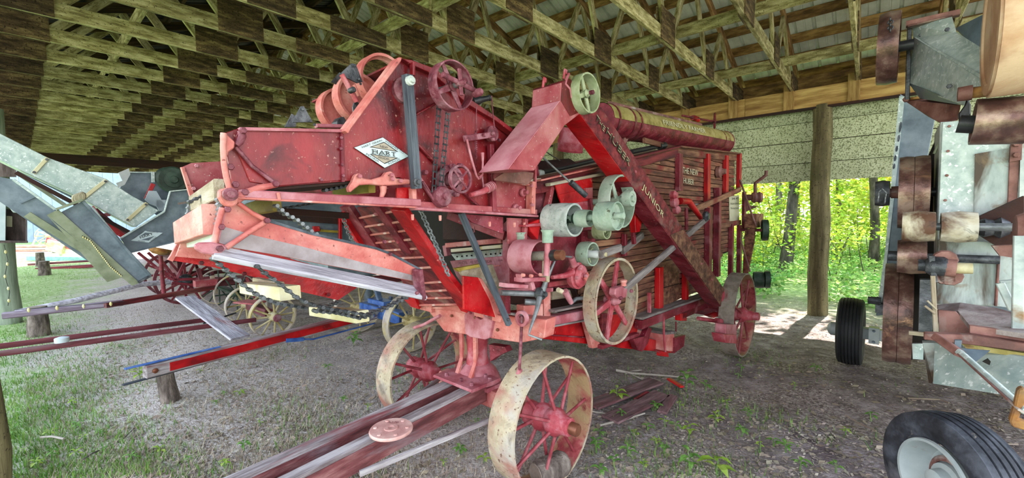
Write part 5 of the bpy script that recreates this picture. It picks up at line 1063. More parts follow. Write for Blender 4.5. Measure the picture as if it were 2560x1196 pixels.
# dark spoked steel wheels of the plough cart between them
Dm=root('plough_cart','cart on pale rimmed steel wheels with dark spokes, left of the yellow wheels','cart',W(2.1,-8.9,0))
for b in (-8.35,-9.5): wheel('steel_wheel',W(2.05,b,.33),BX,.33,.06,.014,12,'rimsteel','darkgreen','darkgreen',.05,.18,par=Dm,sr=.011)
bar('axle',W(2.05,-9.4,.33),W(2.05,-8.4,.33),.07,.08,M['darkgreen'],Dm)
for p,q,wp,mt in (((530,690),(540,735),9,'greyboard2'),((495,672),(512,725),9,'maroon'),((545,700),(572,698),8,'redwood'),((614,690),(640,750),6,'hubred'),((640,706),(645,740),5,'hubred')): Bq('cart_bar',-8.6,p,q,wp,.04,mt,Dm)
bar('cart_frame',W(1.7,-8.85,.5),W(4.0,-8.85,.5),.5,.10,M['maroon'],Dm); bar('cart_leg',W(3.8,-8.85,0),W(3.8,-8.85,.5),.08,.08,M['maroon'],Dm); bar('red_block',W(1.5,-8.5,.55),W(1.8,-8.5,.55),.2,.10,M['pinkred'],Dm)
p0=W(1.75,-8.4,.47); p1=NZ(308,757,.47); p2=NZ(8,790,.44)
bar('pole',p1,p2,.07,.08,M['purplewood'],Dm,c=.012); bar('pole',p0,p1-(p1-p0).normalized()*-.2,.06,.07,M['redwood'],Dm,c=.008)
lampstring('string_lights',[NZ(x,y,.53) for x,y in ((35,775),(130,768),(220,762),(310,754))],4,'four small pale lamps fixed along the dark cart pole')
# ================================================================== loose things on that side
pk=bar('plank',NZ(462,744,.62),NZ(601,845,.30),.20,.025,M['greyboard'],None,c=.003); tag(pk,'pale grey bare plank lying slanted across the maroon tongue rails','plank')
def stump(px,py,r,h,label,mat='bark',tilt=(0,0)):
    g=root('log_stump',label,'stump',NZ(px,py,0)); c=NZ(px,py,0); mb=MB(); rr=random.Random(px); pts=[]; rs_=[]
    for i in range(6): t=i/5; pts.append(c+Vector((tilt[0]*t+rr.uniform(-.006,.006),tilt[1]*t,-.03+(h+.03)*t))); rs_.append(r*(1.12-.2*t+rr.uniform(-.03,.03)))
    MB().tube(pts,rs_,12).build('bark',M[mat],g,smooth=60); lathe('cut_top',pts[-1],ZX,[(rs_[-1]*.92,0),(rs_[-1]*.88,.006)],M['barkwood'],g,12)
stump(428,1003,.065,.335,'short grey bark stump propping the red and white tongue',tilt=(-.05,.0)); stump(98,838,.11,.40,'grey bark stump under the dark cart pole'); 
bx_=root('post_box','open fronted wooden box with white side and grey sloping roof on the post','box',S(-.1,10.3,1.3))
V0b=10.05
def VPl(name,px,t,mat,v=V0b): return plate(name,[at(x,y,VX,v) for x,y in px],VX*t,M[mat],bx_,.004)
VPl('back_board',[(12,522),(68,530),(68,605),(12,605)],.02,'boxwood',V0b+.25); VPl('base_board',[(-30,600),(70,603),(70,608),(-30,608)],.26,'boxwood'); VPl('white_side',[(-40,470),(15,488),(14,605),(-40,605)],.26,'boxwhite'); VPl('right_side',[(64,532),(68,533),(68,605),(64,605)],.26,'boxwood')
VPl('roof',[(-40,470),(0,490),(33,532),(100,534),(96,527),(0,478),(-40,462)],.30,'galv',V0b-.02); VPl('label_card',[(16,540),(31,541),(31,568),(16,567)],.006,'letter',V0b+.22)
sgb=plate('sign_board',[at(x,y,VX,9.6) for x,y in ((-60,398),(41,403),(41,443),(-60,440))],VX*.03,M['boxwood'],None); tag(sgb,'dark brown board end fixed to the post above the box','board')
lampstring('string_lights',[at(x,y,VX,10.25) for x,y in ((10,612),(20,650),(12,690),(24,730),(20,765))],5,'lamp string hanging down the grey green post')
# ================================================================== across the lawn
def far(px,py,d): r=CR@Vector((px-1280.0,598.0-py,-F)); return CO+r*(d/(-(CR.transposed()@r).z))
bn=root('barn','light blue ribbed steel barn across the lawn','building',NZ(60,618,0))
c0=NZ(-260,612,0); c1_=NZ(420,600,0); dx=(c1_-c0).normalized(); nb_=dx.cross(ZX); nb_=nb_ if nb_.y>0 else -nb_
L_=(c1_-c0).length; n_=26
for i in range(n_):
    plate('wall_sheet',[c0+dx*(L_*i/n_),c0+dx*(L_*(i+.97)/n_),c0+dx*(L_*(i+.97)/n_)+ZX*7,c0+dx*(L_*i/n_)+ZX*7],nb_*.2,M['barn'],bn)
plate('roof',[c0+ZX*7-nb_*.4,c1_+ZX*7-nb_*.4,c1_+ZX*10+nb_*6,c0+ZX*10+nb_*6],ZX*.15,M['roofmetal'],bn); plate('back_wall',[c0+nb_*12,c1_+nb_*12,c1_+nb_*12+ZX*7,c0+nb_*12+ZX*7],nb_*.2,M['barn'],bn)
pw=root('picket_stack','sunlit coral pink stack of long boards on trestles before the barn','boards',NZ(85,645,0))
o=NZ(85,645,0)
for i in range(5): bar('long_board',far(20,617+5*i,22)+Vector((0,0,0)),far(140+14*(i%3),616+5*i,22),.4,.09,M['hotpink'] if i%2==0 else M['white'],pw)
for x in (30,120): tube('trestle_leg',[far(x,640,22),far(x,655,22)],.06,M['white'],pw)
lf=root('hay_loader','faded implement with a red plank, white posts and a light wheel on the lawn','farm machine',NZ(190,668,0)); dL=19
tube('white_post',[far(218,625,dL),far(222,660,dL)],.12,M['white'],lf,10); bar('red_plank',far(118,600,dL),far(225,632,dL),.1,.22,M['hubred'],lf); bar('slat_rack',far(125,612,dL),far(165,622,dL),.3,.5,M['cream'],lf)
for i in range(7): bar('rack_slat',far(120+7*i,604,dL),far(122+7*i,630,dL),.05,.05,M['cream'] if i%2 else M['white'],lf)
wheel('light_wheel',far(120,590,dL),BX,.42,.08,.03,10,'cream','cream','cream',.08,.2,par=lf,sr=.02); tube('light_frame',[far(80,615,dL),far(96,582,dL),far(118,580,dL)],.03,M['white'],lf); tube('light_frame',[far(98,612,dL),far(104,603,dL),far(120,600,dL)],.03,M['white'],lf)
tube('support_leg',[far(150,630,dL),far(150,668,dL)],.08,M['white'],lf)
for (x0,y0,x1,y1,d,mt,lb,wd) in ((72,646,222,648,17.5,'teal','pale teal wagon tongue across a stump on the far lawn',.18),(72,662,240,652,15.5,'maroon','dark thin wagon tongue on the far lawn above the red one',.08),(92,674,250,664,14.5,'redwood','red wagon tongue resting on a stump on the lawn',.11)):
    a_,b_=far(x0,y0,d),far(x1,y1,d); t_=bar('wagon_tongue',a_,b_,wd,wd,M[mt],None,c=.01); tag(t_,lb,'tongue')
stump(112,688,.13,.42,'low dark stump under the red tongue on the lawn'); stump(102,666,.12,.5,'dark stump under the teal tongue far out on the lawn')
tree_l=[(-14,34,9,.25,'tree beyond the lawn at the far left',(0,0)),(-6,40,10,.25,'broad tree beyond the lawn behind the chutes',(0,0)),(3,42,10,.25,'tree closing the view past the far gable',(0,0)),(10,36,10,.25,'tree past the far end of the woods side',(0,0))]
# ================================================================== the galvanised thresher on the right
Q=root('galvanised_threshing_machine','galvanised steel thresher with rusty pulleys at the right edge','thresher',W(4.2,.7,0))
def PA(name,a,t,px,mat,par=None,bev=0): return plate(name,[NA(x,y,a) for x,y in px],AX*t,M[mat],par or Q,bev)
def PV(name,pts,ext,mat,par=None,bev=0): return plate(name,[NA(x,y,a) for x,y,a in pts],ext,M[mat],par or Q,bev)
def BA(name,a,p,q,wpx,d,mat,par=None,a2=None,c=.003):
    A_=NA(p[0],p[1],a); C_=NA(q[0],q[1],a2 or a); return bar(name,A_,C_,d,wpx*ppm((A_+C_)/2),M[mat],par or Q,up=(C_-A_).cross(AX),c=c)
def side_pulley(name,a,xl,xr,cy,hpx,mat,web=.5,split=False,tilt=0):
    # rim seen nearly edge on: left and right edges and height in the picture, axis across the machine
    L=NA(xl,cy,a); Rr=NA(xr,cy,a); c=(L+Rr)/2; w_=abs((Rr-L).dot(BX)); r=hpx/2*ppm(c); ax=(BX+ZX*tilt).normalized(); c.z=NA((xl+xr)/2,cy,a).z
    prof=[(r-.014,-w_/2),(r-.003,-w_/2),(r+.004,0),(r-.003,w_/2),(r-.014,w_/2)]
    if split: prof=[(r-.014,-w_/2),(r-.002,-w_/2),(r+.002,-w_*.25),(r-.002,-w_*.01),(r-.008,0),(r-.002,w_*.01),(r+.002,w_*.25),(r-.002,w_/2),(r-.014,w_/2)]
    o=lathe(name,c,ax,prof,M[mat],Q,48,True)
    lathe('web',c,ax,[(r-.012,-.006),(r-.012,.006),(.02,.006),(.02,-.006)],M['rustflat'],o,32,True); lathe('hub',c,ax,[(.02,-w_*.5),(.045,-w_*.45),(.045,w_*.45),(.02,w_*.5)],M['iron'],o,16)
    return o,c,r
# body shell behind the fittings
PA('body_front',3.15,.5,[(2350,305),(2700,290),(2700,770),(2338,765)],'galvdirty',bev=.004)
bar('body_core',W(3.7,.95,1.15),W(7.4,.95,1.15),1.3,1.1,M['galvdark'],Q,c=.01)
PA('front_sheet',3.12,.02,[(2356,306),(2530,290),(2524,380),(2445,400),(2440,560),(2345,565)],'galv',bev=.002)
PA('stained_sheet',3.11,.02,[(2438,385),(2525,370),(2522,560),(2434,560)],'galvstain'); PA('rust_strip',3.10,.02,[(2525,365),(2552,360),(2545,480),(2538,620),(2515,620),(2520,480)],'rustflat',bev=.002); PA('pale_strip',3.09,.02,[(2552,345),(2570,340),(2565,620),(2545,620)],'galvdirty')
PA('strip_bracket',3.08,.03,[(2528,355),(2556,348),(2554,400),(2524,405)],'rustflat')
bolts('sheet_rivet',[NA(x,y,3.115) for x,y in ((2373,316),(2370,378),(2367,439),(2363,501))],AX*-1,.010,.006,M['rustflat'],Q); bolts('strip_bolt',[NA(x,y,3.08) for x,y in ((2540,361),(2540,388),(2420,722),(2475,688))],AX*-1,.018,.02,M['rustflat'],Q)
PA('lower_sheet',3.05,.02,[(2345,600),(2496,606),(2490,765),(2340,760)],'galvstain',bev=.002); PA('lower_sheet',3.06,.02,[(2496,606),(2560,620),(2560,775),(2488,765)],'galvstain'); BA('sheet_seam',3.04,(2497,640),(2489,765),5,.02,'rustflat')
PA('dark_bearing',3.0,.04,[(2450,540),(2560,490),(2560,620),(2490,615),(2450,590)],'darkbrown'); lathe('grease_fitting',NA(2476,570,2.98),BX,[(.03,-.05),(.045,-.02),(.035,.01),(.05,.03),(.03,.06)],M['iron'],Q,12)
lathe('rust_disc_edge',NA(2556,575,2.7),BX,[(.06,-.02),(.07,.0),(.06,.02)],M['rustflat'],Q,20)
# leaning elevator leg at the back left
PV('elevator_leg',[(2250,235,4.5),(2340,285,4.5),(2318,400,4.5),(2270,785,4.5),(2190,790,4.5),(2212,640,4.5),(2232,420,4.5)],AX*.3,'galvdark',bev=.004); PV('leg_edge',[(2248,240,4.48),(2262,242,4.48),(2238,470,4.48),(2205,760,4.48),(2190,785,4.48),(2212,630,4.48),(2230,430,4.48)],AX*.02,'galv')
for x,y,ry in ((2251,318,14),(2247,346,9),(2242,372,8),(2238,396,8),(2235,416,7)): PA('leg_lettering',4.475,.004,[(x+3.2*math.cos(g*.785)-.15*ry*math.sin(g*.785),y+ry*math.sin(g*.785)) for g in range(8)],'blueblack')
PA('leg_foot',4.4,.3,[(2188,755),(2225,770),(2222,790),(2188,782)],'iron'); lathe('leg_pin',NA(2186,752,4.4),BX,[(.03,-.04),(.03,.04)],M['iron'],Q,8)
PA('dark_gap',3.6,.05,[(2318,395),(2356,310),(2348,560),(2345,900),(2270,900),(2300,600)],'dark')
# hood at the top
PV('hood_upper',[(2283,95,3.5),(2390,80,3.3),(2470,130,2.9),(2520,215,2.7),(2475,212,2.75)],AX*.02,'galv'); PV('hood_lower',[(2283,95,3.5),(2475,212,2.75),(2412,262,2.8),(2340,238,3.2),(2272,207,3.5)],AX*.02,'galv'); PV('hood_neck',[(2281,65,3.5),(2380,42,3.4),(2392,82,3.3),(2284,96,3.5)],AX*.02,'galv')
PV('hood_ridge',[(2284,94,3.49),(2290,93,3.49),(2478,203,2.73),(2476,214,2.73)],AX*-.008,'galv'); PV('hood_behind',[(2390,70,3.6),(2470,30,3.4),(2470,150,3.4)],AX*.02,'galvdark'); PV('hood_under',[(2272,207,3.5),(2300,245,3.5),(2420,262,3.4),(2410,262,2.9)],AX*.02,'galvdark')
BA('top_angle',3.48,(2265,62),(2400,32),13,.05,'rustflat'); BA('top_angle_lip',3.45,(2270,68),(2380,42),4,.04,'rust'); BA('side_angle',3.5,(2274,70),(2268,250),9,.04,'iron'); bolts('hood_bolt',[NA(2303,88,3.47),NA(2368,74,3.3),NA(2373,216,3.0)],AX*-1,.016,.008,M['iron'],Q)
PV('rust_bracket',[(2256,247,3.6),(2345,238,3.6),(2402,262,3.2),(2395,300,3.2),(2350,306,3.3),(2320,290,3.45)],AX*.02,'rustflat'); BA('bracket_edge',3.55,(2258,250),(2345,240),6,.04,'rustorange'); bolts('bracket_bolt',[NA(2266,249,3.5)],AX*-1,.025,.02,M['rustflat'],Q)
BA('bracket_arm',3.3,(2360,330),(2335,385),6,.02,'galvolive')
# pulleys, top to bottom
o,c,r=side_pulley('tall_rust_pulley',3.4,2196,2248,122,170,'rust',tilt=-.03); cyl(c,NA(2285,110,3.4),.03,'pulley_shaft','blackpipe',Q); chain('hooked_chain',[NA(2226,45,3.2),NA(2226,80,3.2)],5,'iron',par=Q)
o,c,r=side_pulley('double_rust_pulley',3.35,2246,2322,482,180,'rust',split=True); cyl(c-BX*.04,c+BX*.3,.025,'pulley_shaft','blackpipe',Q)
o,c,r=side_pulley('small_chain_pulley',3.35,2188,2225,484,62,'iron'); cyl(c,NA(2250,481,3.35),.026,'small_shaft','rustflat',Q); lathe('shaft_collar',NA(2239,481,3.35),BX,[(.035,-.02),(.036,.02)],M['rustflat'],Q,12)
chain('wrapped_chain',[NA(2195,505,3.2),NA(2198,480,3.2),NA(2207,473,3.2),NA(2216,482,3.2),NA(2212,508,3.2)],9,'steelgrey',par=Q)
o,c,r=side_pulley('stained_pulley',2.85,2255,2338,567,74,'lagstain'); o2,c2,r2=side_pulley('stained_pulley',2.85,2351,2443,568,75,'lagstain'); cyl(c,c2+BX*.3,.018,'white_shaft','steelgrey',Q)
o,c,r=side_pulley('mid_rust_pulley',3.0,2243,2316,642,84,'rust'); cyl(c-BX*.09,c,.026,'shaft_stub','iron',Q); cyl(c,c+BX*.3,.02,'pulley_shaft','iron',Q)
o,c,r=side_pulley('big_rust_pulley',3.5,2210,2280,783,246,'rust',split=True); cyl(c,c+BX*.5,.03,'pulley_shaft','iron',Q)
c=NA(2492,66,2.35); r=172*ppm(c); o=lathe('tan_wheel',c+BX*.05,BX,[(r-.02,-.06),(r,-.06),(r,.06),(r-.02,.06)],M['tanbelt'],Q,56,True); lathe('wheel_face',c,BX,[(0,-.012),(r*.80,-.012),(r*.82,-.018),(r-.01,-.018),(r-.01,.012),(r*.82,.012),(r*.8,.004),(0,.004)],M['tanbelt'],o,48); 
BA('wheel_spoke',2.33,(2512,40),(2562,-15),20,.03,'rustflat',o); 
cyl(NA(2408,235,2.5),NA(2492,225,2.5),.022,'wooden_stub','rustorange',Q); lathe('stub_collar',NA(2412,234,2.5),BX,[(.028,-.02),(.03,.02)],M['rustflat'],Q,12)
PA('black_bracket',2.52,.03,[(2418,245),(2428,262),(2426,320),(2400,318),(2396,285),(2412,262)],'blackpipe',bev=.004); cyl(NA(2396,310,2.5),NA(2440,312,2.5),.035,'black_boss','blackpipe',Q)
c=NA(2490,305,2.45); ra=57*ppm(c); L=NA(2432,306,2.45); Rr=NA(2570,300,2.45); lathe('rusty_drum',(L+Rr)/2,(Rr-L),[(ra-.01,-(Rr-L).length/2),(ra,-(Rr-L).length/2),(ra,(Rr-L).length/2),(ra-.01,(Rr-L).length/2)],M['rust'],Q,40,True)
# mid bracket casting with a wooden pin, the control rod, shelf and sill
cyl(NA(2295,663,2.75),NA(2345,666,2.75),.028,'shift_shaft','iron',Q); lathe('shift_collar',NA(2336,666,2.72),BX,[(.03,-.03),(.045,-.01),(.045,.03),(.03,.05)],M['iron'],Q,12); cyl(NA(2350,668,2.72),NA(2390,672,2.72),.04,'shift_block','rustflat',Q); cyl(NA(2390,671,2.72),NA(2432,672,2.72),.024,'wooden_pin','cream',Q)
for x,y in ((2362,650),(2362,688),(2375,690)): lathe('shift_lobe',NA(x,y,2.74),AX,[(.04,-.02),(.045,.0),(.03,.02)],M['rustflat'],Q,10)
BA('shift_lever',2.7,(2328,640),(2336,705),12,.03,'iron'); BA('control_rod',2.68,(2332,690),(2340,840),9,.02,'greyboard2'); BA('control_rod',2.7,(2272,832),(2340,840),10,.02,'greyboard2'); BA('loose_stick',2.66,(2312,765),(2338,785),5,.012,'greyboard2'); BA('loose_stick',2.66,(2318,752),(2342,775),4,.012,'greyboard2')
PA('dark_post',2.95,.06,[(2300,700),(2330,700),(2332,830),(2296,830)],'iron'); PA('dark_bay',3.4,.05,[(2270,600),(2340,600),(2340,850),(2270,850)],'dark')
PV('shelf_top',[(2343,762,2.95),(2400,757,2.95),(2490,770,2.9),(2600,800,2.75),(2600,840,2.5),(2425,815,2.6),(2395,778,2.75),(2345,775,2.85)],ZX*-.02,'shelfdirt'); PA('shelf_side',2.72,.02,[(2345,776),(2390,780),(2430,818),(2430,835),(2348,832)],'rustflat',bev=.002); PA('shelf_front',2.56,.03,[(2425,815),(2600,838),(2600,880),(2425,840)],'rustflat'); PA('sill_beam',2.52,.05,[(2310,835),(2430,838),(2600,865),(2600,885),(2420,862),(2310,850)],'rustflat',bev=.003); PA('sill_wood',2.55,.06,[(2400,858),(2600,890),(2600,900),(2420,875)],'tubedust')
BA('pale_strut',2.6,(2548,590),(2543,825),20,.02,'galvdirty'); BA('pale_arm',2.65,(2500,708),(2532,775),16,.02,'galvdirty'); BA('pale_arm',2.66,(2500,706),(2545,702),8,.02,'galvdirty'); PA('lower_block',2.6,.05,[(2362,845),(2382,845),(2382,855),(2362,856)],'rustorange')
PA('top_shelf_edge',2.75,.04,[(2480,615),(2560,612),(2570,650),(2500,640)],'rustflat')
# draw strut, gusset and hanging trough
BA('draw_strut',2.45,(2340,842),(2400,885),18,.03,'rustflat',a2=2.35); BA('draw_strut',2.34,(2398,880),(2566,1030),15,.02,'galv',a2=1.95); BA('strut_lip',2.32,(2404,890),(2560,1032),4,.03,'rustflat',a2=1.94)
PV('blue_gusset',[(2398,872,2.4),(2475,878,2.4),(2440,905,2.35),(2430,915,2.3)],AX*.01,'blue' if 0 else 'galvdark'); PA('gusset_tab',2.42,.02,[(2387,852),(2405,852),(2403,876),(2386,872)],'galvdark'); PA('torn_hole',2.44,.006,[(2456,905),(2470,897),(2477,905),(2474,914),(2462,908)],'dark')
PV('hanging_trough',[(2336,858,2.75),(2640,905,2.45),(2640,1010,2.3),(2332,960,2.62)],AX*.02,'galv',bev=.002); PV('trough_end',[(2306,858,2.75),(2340,858,2.75),(2334,960,2.62),(2322,958,2.7)],AX*.05,'galvdirty'); PA('trough_back',3.3,.02,[(2280,860),(2310,860),(2308,900),(2282,898)],'galv')
PA('rust_hook',1.95,.03,[(2560,970),(2545,975),(2535,1020),(2524,1055),(2530,1068),(2570,1080),(2570,1060),(2548,1050),(2556,1020),(2575,1000)],'rustorange',bev=.004)
# tyres
def tyre_wheel(c,ax,r,w_,rr,mat,disc,par,ribs=5):
    c=Vector(c); ax=Vector(ax).normalized(); pr=[(rr,-w_*.36),(rr+.02,-w_*.44),((r+rr)/2,-w_*.5),(r-.03,-w_*.47),(r-.008,-w_*.40)]
    for i in range(ribs):
        t0=-w_*.38+w_*.76*i/ribs; t1=-w_*.38+w_*.76*(i+1)/ribs; g=(t1-t0)*.16; k=lambda t:-.02*(t/(w_*.5))**2
        pr += [(r+k(t0),t0+g),(r+k(t1),t1-g),(r-.012+k(t1),t1-g*.6),(r-.012+k(t1),t1+g*.6)][:4 if i<ribs-1 else 2]
    pr += [(r-.008,w_*.40),(r-.03,w_*.47),((r+rr)/2,w_*.5),(rr+.02,w_*.44),(rr,w_*.36)]
    t=lathe('tyre',c,ax,pr,M[mat],par,64,True)
    lathe('wheel_disc',c,ax,[(rr+.004,w_*.44),(rr,w_*.50),(rr-.012,w_*.50),(rr-.022,w_*.34),(rr-.034,w_*.05),(rr-.05,-w_*.08),(rr*.64,-w_*.10),(rr*.58,w_*.02),(rr*.5,w_*.04),(rr*.45,.0),(0,.0)],M[disc],par,48,False,False); 
    lathe('wheel_hub',c,ax,[(rr*.44,0),(rr*.42,w_*.16),(rr*.30,w_*.20),(rr*.26,w_*.42),(rr*.18,w_*.46)],M['rimwhite'],par,20); lathe('hub_rust_ring',c+ax*(w_*.06),ax,[(rr*.60,-.004),(rr*.56,.004),(rr*.46,.004),(rr*.46,-.004)],M['rustflat'],par,28,True); return t
n1=root('front_tyre_wheel','dusty black ribbed tyre on a chalk white disc, nearest wheel at the bottom right','wheel',NZ(2345,1236,.0)); d1=1.92; lat=(2412-1280)/F*d1
tyre_wheel((lat,d1,.312),(-.997,.07,0),.312,.20,.185,'tyre','rimwhite',n1)
n2=root('rear_tyre_wheel','clean black ribbed tyre standing on the dirt right of the log post','wheel',W(5.55,-.345,0)); tyre_wheel(W(5.55,-.345,.345),BX*-1,.345,.215,.17,'tyreblack','rimwhite',n2,6)
lathe('hub_cap',W(5.55,-.46,.345),BX*-1,[(.07,0),(.07,.05),(.05,.07),(.03,.08)],M['rimwhite'],n2,14)
bar('rear_axle',W(5.55,-.26,.345),W(5.55,.6,.345),.10,.11,M['rimwhite'],Q,c=.006); bar('axle_clamp',W(5.5,-.20,.345),W(5.5,-.12,.345),.10,.16,M['rimwhite'],Q,c=.004); bolts('clamp_bolt',[W(5.44,-.16,.40),W(5.44,-.16,.29)],AX*-1,.018,.02,M['galvdark'],Q)
bar('front_axle',W(2.9,.35,.34),W(2.9,1.3,.34),.09,.10,M['rimwhite'],Q)
# ================================================================== loose things on the dirt around the red thresher
ld=root('iron_weight_disc','round pinkish cast iron disc with a centre hole lying on the thresher tongue','weight',ta+td*.86+ZX*.07)
cdisc=NZ(978,1078,.50); 
lathe('disc',cdisc,ZX,[(.017,0),(.108,0),(.110,.008),(.106,.016),(.036,.016),(.034,.020),(.017,.020)],M['discpink'],ld,36,True)
for i in range(6): lathe('boss',cdisc+Vector((.082*math.cos(i*1.05),.082*math.sin(i*1.05),.016)),ZX,[(.010,0),(.008,.005)],M['discpink'],ld,8)
text('raised_number','A270',cdisc+Vector((-.035,.045,.0165)),Vector((1,-.1,0)),Vector((.1,1,0)),.02,M['cast'],ld)
ls=[((1478,1015),(1640,953),34,'mauveboard','long dark red board nearest the thresher front wheel on the dirt'),((1525,1050),(1655,985),36,'mauveboard','second broad red board lying in front of the first on the dirt'),((1655,1032),(1683,990),17,'mauveboard','narrow short red board lying steeply beside the two broad ones'),((1590,1000),(1620,982),9,'crimson','small red splinter between the two broad boards'),((1672,948),(1705,968),8,'brightred','thin bright red strip behind the green weed')]
for i,(p,q,w_,mt,lb) in enumerate(ls):
    A_,C_=NZ(p[0],p[1],.022),NZ(q[0],q[1],.022); m=ppm((A_+C_)/2)
    bd=bar('loose_board',A_,C_,w_*m*1.35,.018,M[mt],None,c=.003); tag(bd,lb,'board')
def stick(px,r,mat,label,z=.012):
    t_=tube('stick',[NZ(x,y,z) for x,y in px],r,M[mat],None,6); tag(t_,label,'stick')
stick([(1541,926),(1580,934),(1640,938),(1710,944)],[.014,.012,.010,.008],'twig','long pale peeled stick behind the red boards'); stick([(1565,935),(1580,928),(1604,926)],.006,'twig','short twig beside the thick end of the long pale stick'); stick([(1582,938),(1608,950)],.006,'twig','second short twig below the long pale stick')
stick([(1470,1028),(1510,1034),(1548,1042)],.006,'twig','thin straight stick in front of the broad red boards'); stick([(1500,1064),(1560,1050),(1612,1034)],[.008,.012,.006],'twig','rotten grey branch in front of the second red board'); stick([(2270,996),(2350,1000),(2372,1008)],.006,'straw','thin straw stalk on the dirt by the right machine'); stick([(105,1148),(125,1140)],.004,'trunkdark','tiny dark twig on the lawn') if 0 else None
stick([(206,1150),(230,1135),(248,1127)],.005,'trunkdark','dark twig lying on the sparse lawn at lower left'); stick([(308,1098),(335,1072)],.004,'trunkdark','short dark twig on the dirt left of the tongue'); stick([(102,1094),(130,1092),(160,1098)],.008,'twig','pale curled stick lying in the lawn grass')
stick([(2115,1040),(2150,1060),(2190,1078)],.005,'straw','bent straw stalk in front of the black tyre'); stick([(2370,1100),(2450,1108),(2545,1112)],.005,'straw','long straw stalk behind the near tyre')
lgp=root('log_chunk','short grey bark log wedged against the thresher front wheel','log',NZ(1390,1180,.0)); a_,c_=NZ(1340,1188,.07),NZ(1440,1142,.075); dd=(c_-a_).normalized()
MB().tube([a_+dd*t for t in (0,.03,.11,.19,.22)],[.070,.078,.074,.078,.064],12).build('bark',M['bark'],lgp,smooth=60); lathe('cut_end',a_-dd*.001,-dd,[(.066,0),(.062,.004)],M['barkwood'],lgp,12)
# weeds: each plant a thing of its own
def weed(px,py,h,n,ls_,mat,label=None,group=None,seed=0,wd=.42):
    c=NZ(px,py,0); g=root('weed',label,'weed',c,group); rr=random.Random(px*7+py+seed)
    MB().tube([c-ZX*.02,c+Vector((rr.uniform(-.2,.2)*h,rr.uniform(-.2,.2)*h,h))],[.004,.002],5).build('stem',M['weed'],g)
    for i in range(n):
        a=i*2.4+rr.uniform(-.4,.4); z=h*(.35+.65*i/max(1,n-1)); d=Vector((math.cos(a),math.sin(a),0)); s=Vector((-d.y,d.x,0)); L=ls_*(.75+rr.random()*.5); o=c+ZX*z+d*.004
        q=[o,o+d*L*.3+s*L*wd*.42+ZX*L*.16,o+d*L*.62+s*L*wd*.45+ZX*L*.13,o+d*L-ZX*L*.1,o+d*L*.62-s*L*wd*.45+ZX*L*.13,o+d*L*.3-s*L*wd*.42+ZX*L*.16,o+d*L*.32+ZX*L*.12,o+d*L*.65+ZX*L*.09]
        mk('leaf',q,[(0,6,1),(0,5,6),(1,6,7,2),(6,5,4,7),(2,7,3),(7,4,3)],M[mat],g)
big=[(1715,975,.16,9,.10,'weed','tall broad leafed weed behind the narrow red board'),(1545,1000,.10,7,.09,'weedlight','pale green weed growing up through the long red board'),(1765,972,.05,4,.08,'weed','low two leafed weed right of the tall broad one'),(1790,1062,.09,9,.055,'weedlight','bushy yellow green weed on the bare dirt'),(1722,1090,.09,7,.06,'weedlight','sparse yellow green weed in the middle foreground'),(1725,1185,.14,7,.08,'weed','broad rounded leafed weed at the bottom edge'),(1790,1185,.10,6,.10,'weedlight','bright lime leaved seedling at the bottom edge'),(1490,1125,.07,9,.06,'weed','spiky leafed weed right of the log chunk'),(1663,1062,.05,4,.05,'weedlight','single bright leafed seedling in front of the narrow board'),(2178,1048,.05,6,.05,'weed','small star shaped weed on the bare dirt on the right'),(1853,925,.05,5,.06,'weed','little weed on the dirt in front of the rear wheel'),(885,860,.12,12,.12,'weed','large leafed weed under the blue tongue rod'),(350,955,.14,9,.10,'weedlight','lime green vine around the end of the red and white tongue')]
for p in big: weed(*p[:6],label=p[6])
sm=[(1590,1088),(1620,1075),(1570,1135),(1640,1110),(1535,1160),(1500,1180),(1610,1170),(1660,1130),(1690,1070),(1815,1015),(1870,1035),(1855,1085),(1900,1125),(1935,1110),(1965,1125),(2115,1082),(2090,1175),(2000,1170),(1450,1000),(1420,985),(1500,1085),(1460,1045),(1555,1045),(1640,1020),(1700,1020),(1845,942),(2040,925),(1985,970)]
for i,(x,y) in enumerate(sm): weed(x,y,.03+.03*((i*37)%5)/5,5+i%4,.035+.012*(i%3),'weed' if i%3 else 'weedlight','small green seedling on the dirt right of the front wheel','small seedlings on the dirt',i)
sl_=[(60,1130),(130,1140),(90,1165),(250,1085),(125,1085),(190,1065),(210,1100),(330,1150),(400,1130),(470,1150),(560,1160),(610,1120),(650,1060),(540,1010),(600,985),(700,930),(500,930),(820,920),(920,1020),(860,1000),(1210,1150),(1190,1060),(1230,1040),(1150,1130),(1110,1160),(560,985),(180,1010),(60,1050),(150,960),(90,940),(240,900),(300,870),(190,1140),(30,1090)]
for i,(x,y) in enumerate(sl_): weed(x,y,.02+.03*((i*29)%5)/5,5+i%4,.028+.012*(i%3),'weed' if i%2 else 'weedlight','low green broadleaf on the ground left of the tongue','broadleaf weeds on the left',i)
for i,(x,y) in enumerate([(1690,968),(540,905),(1140,820)]): pass
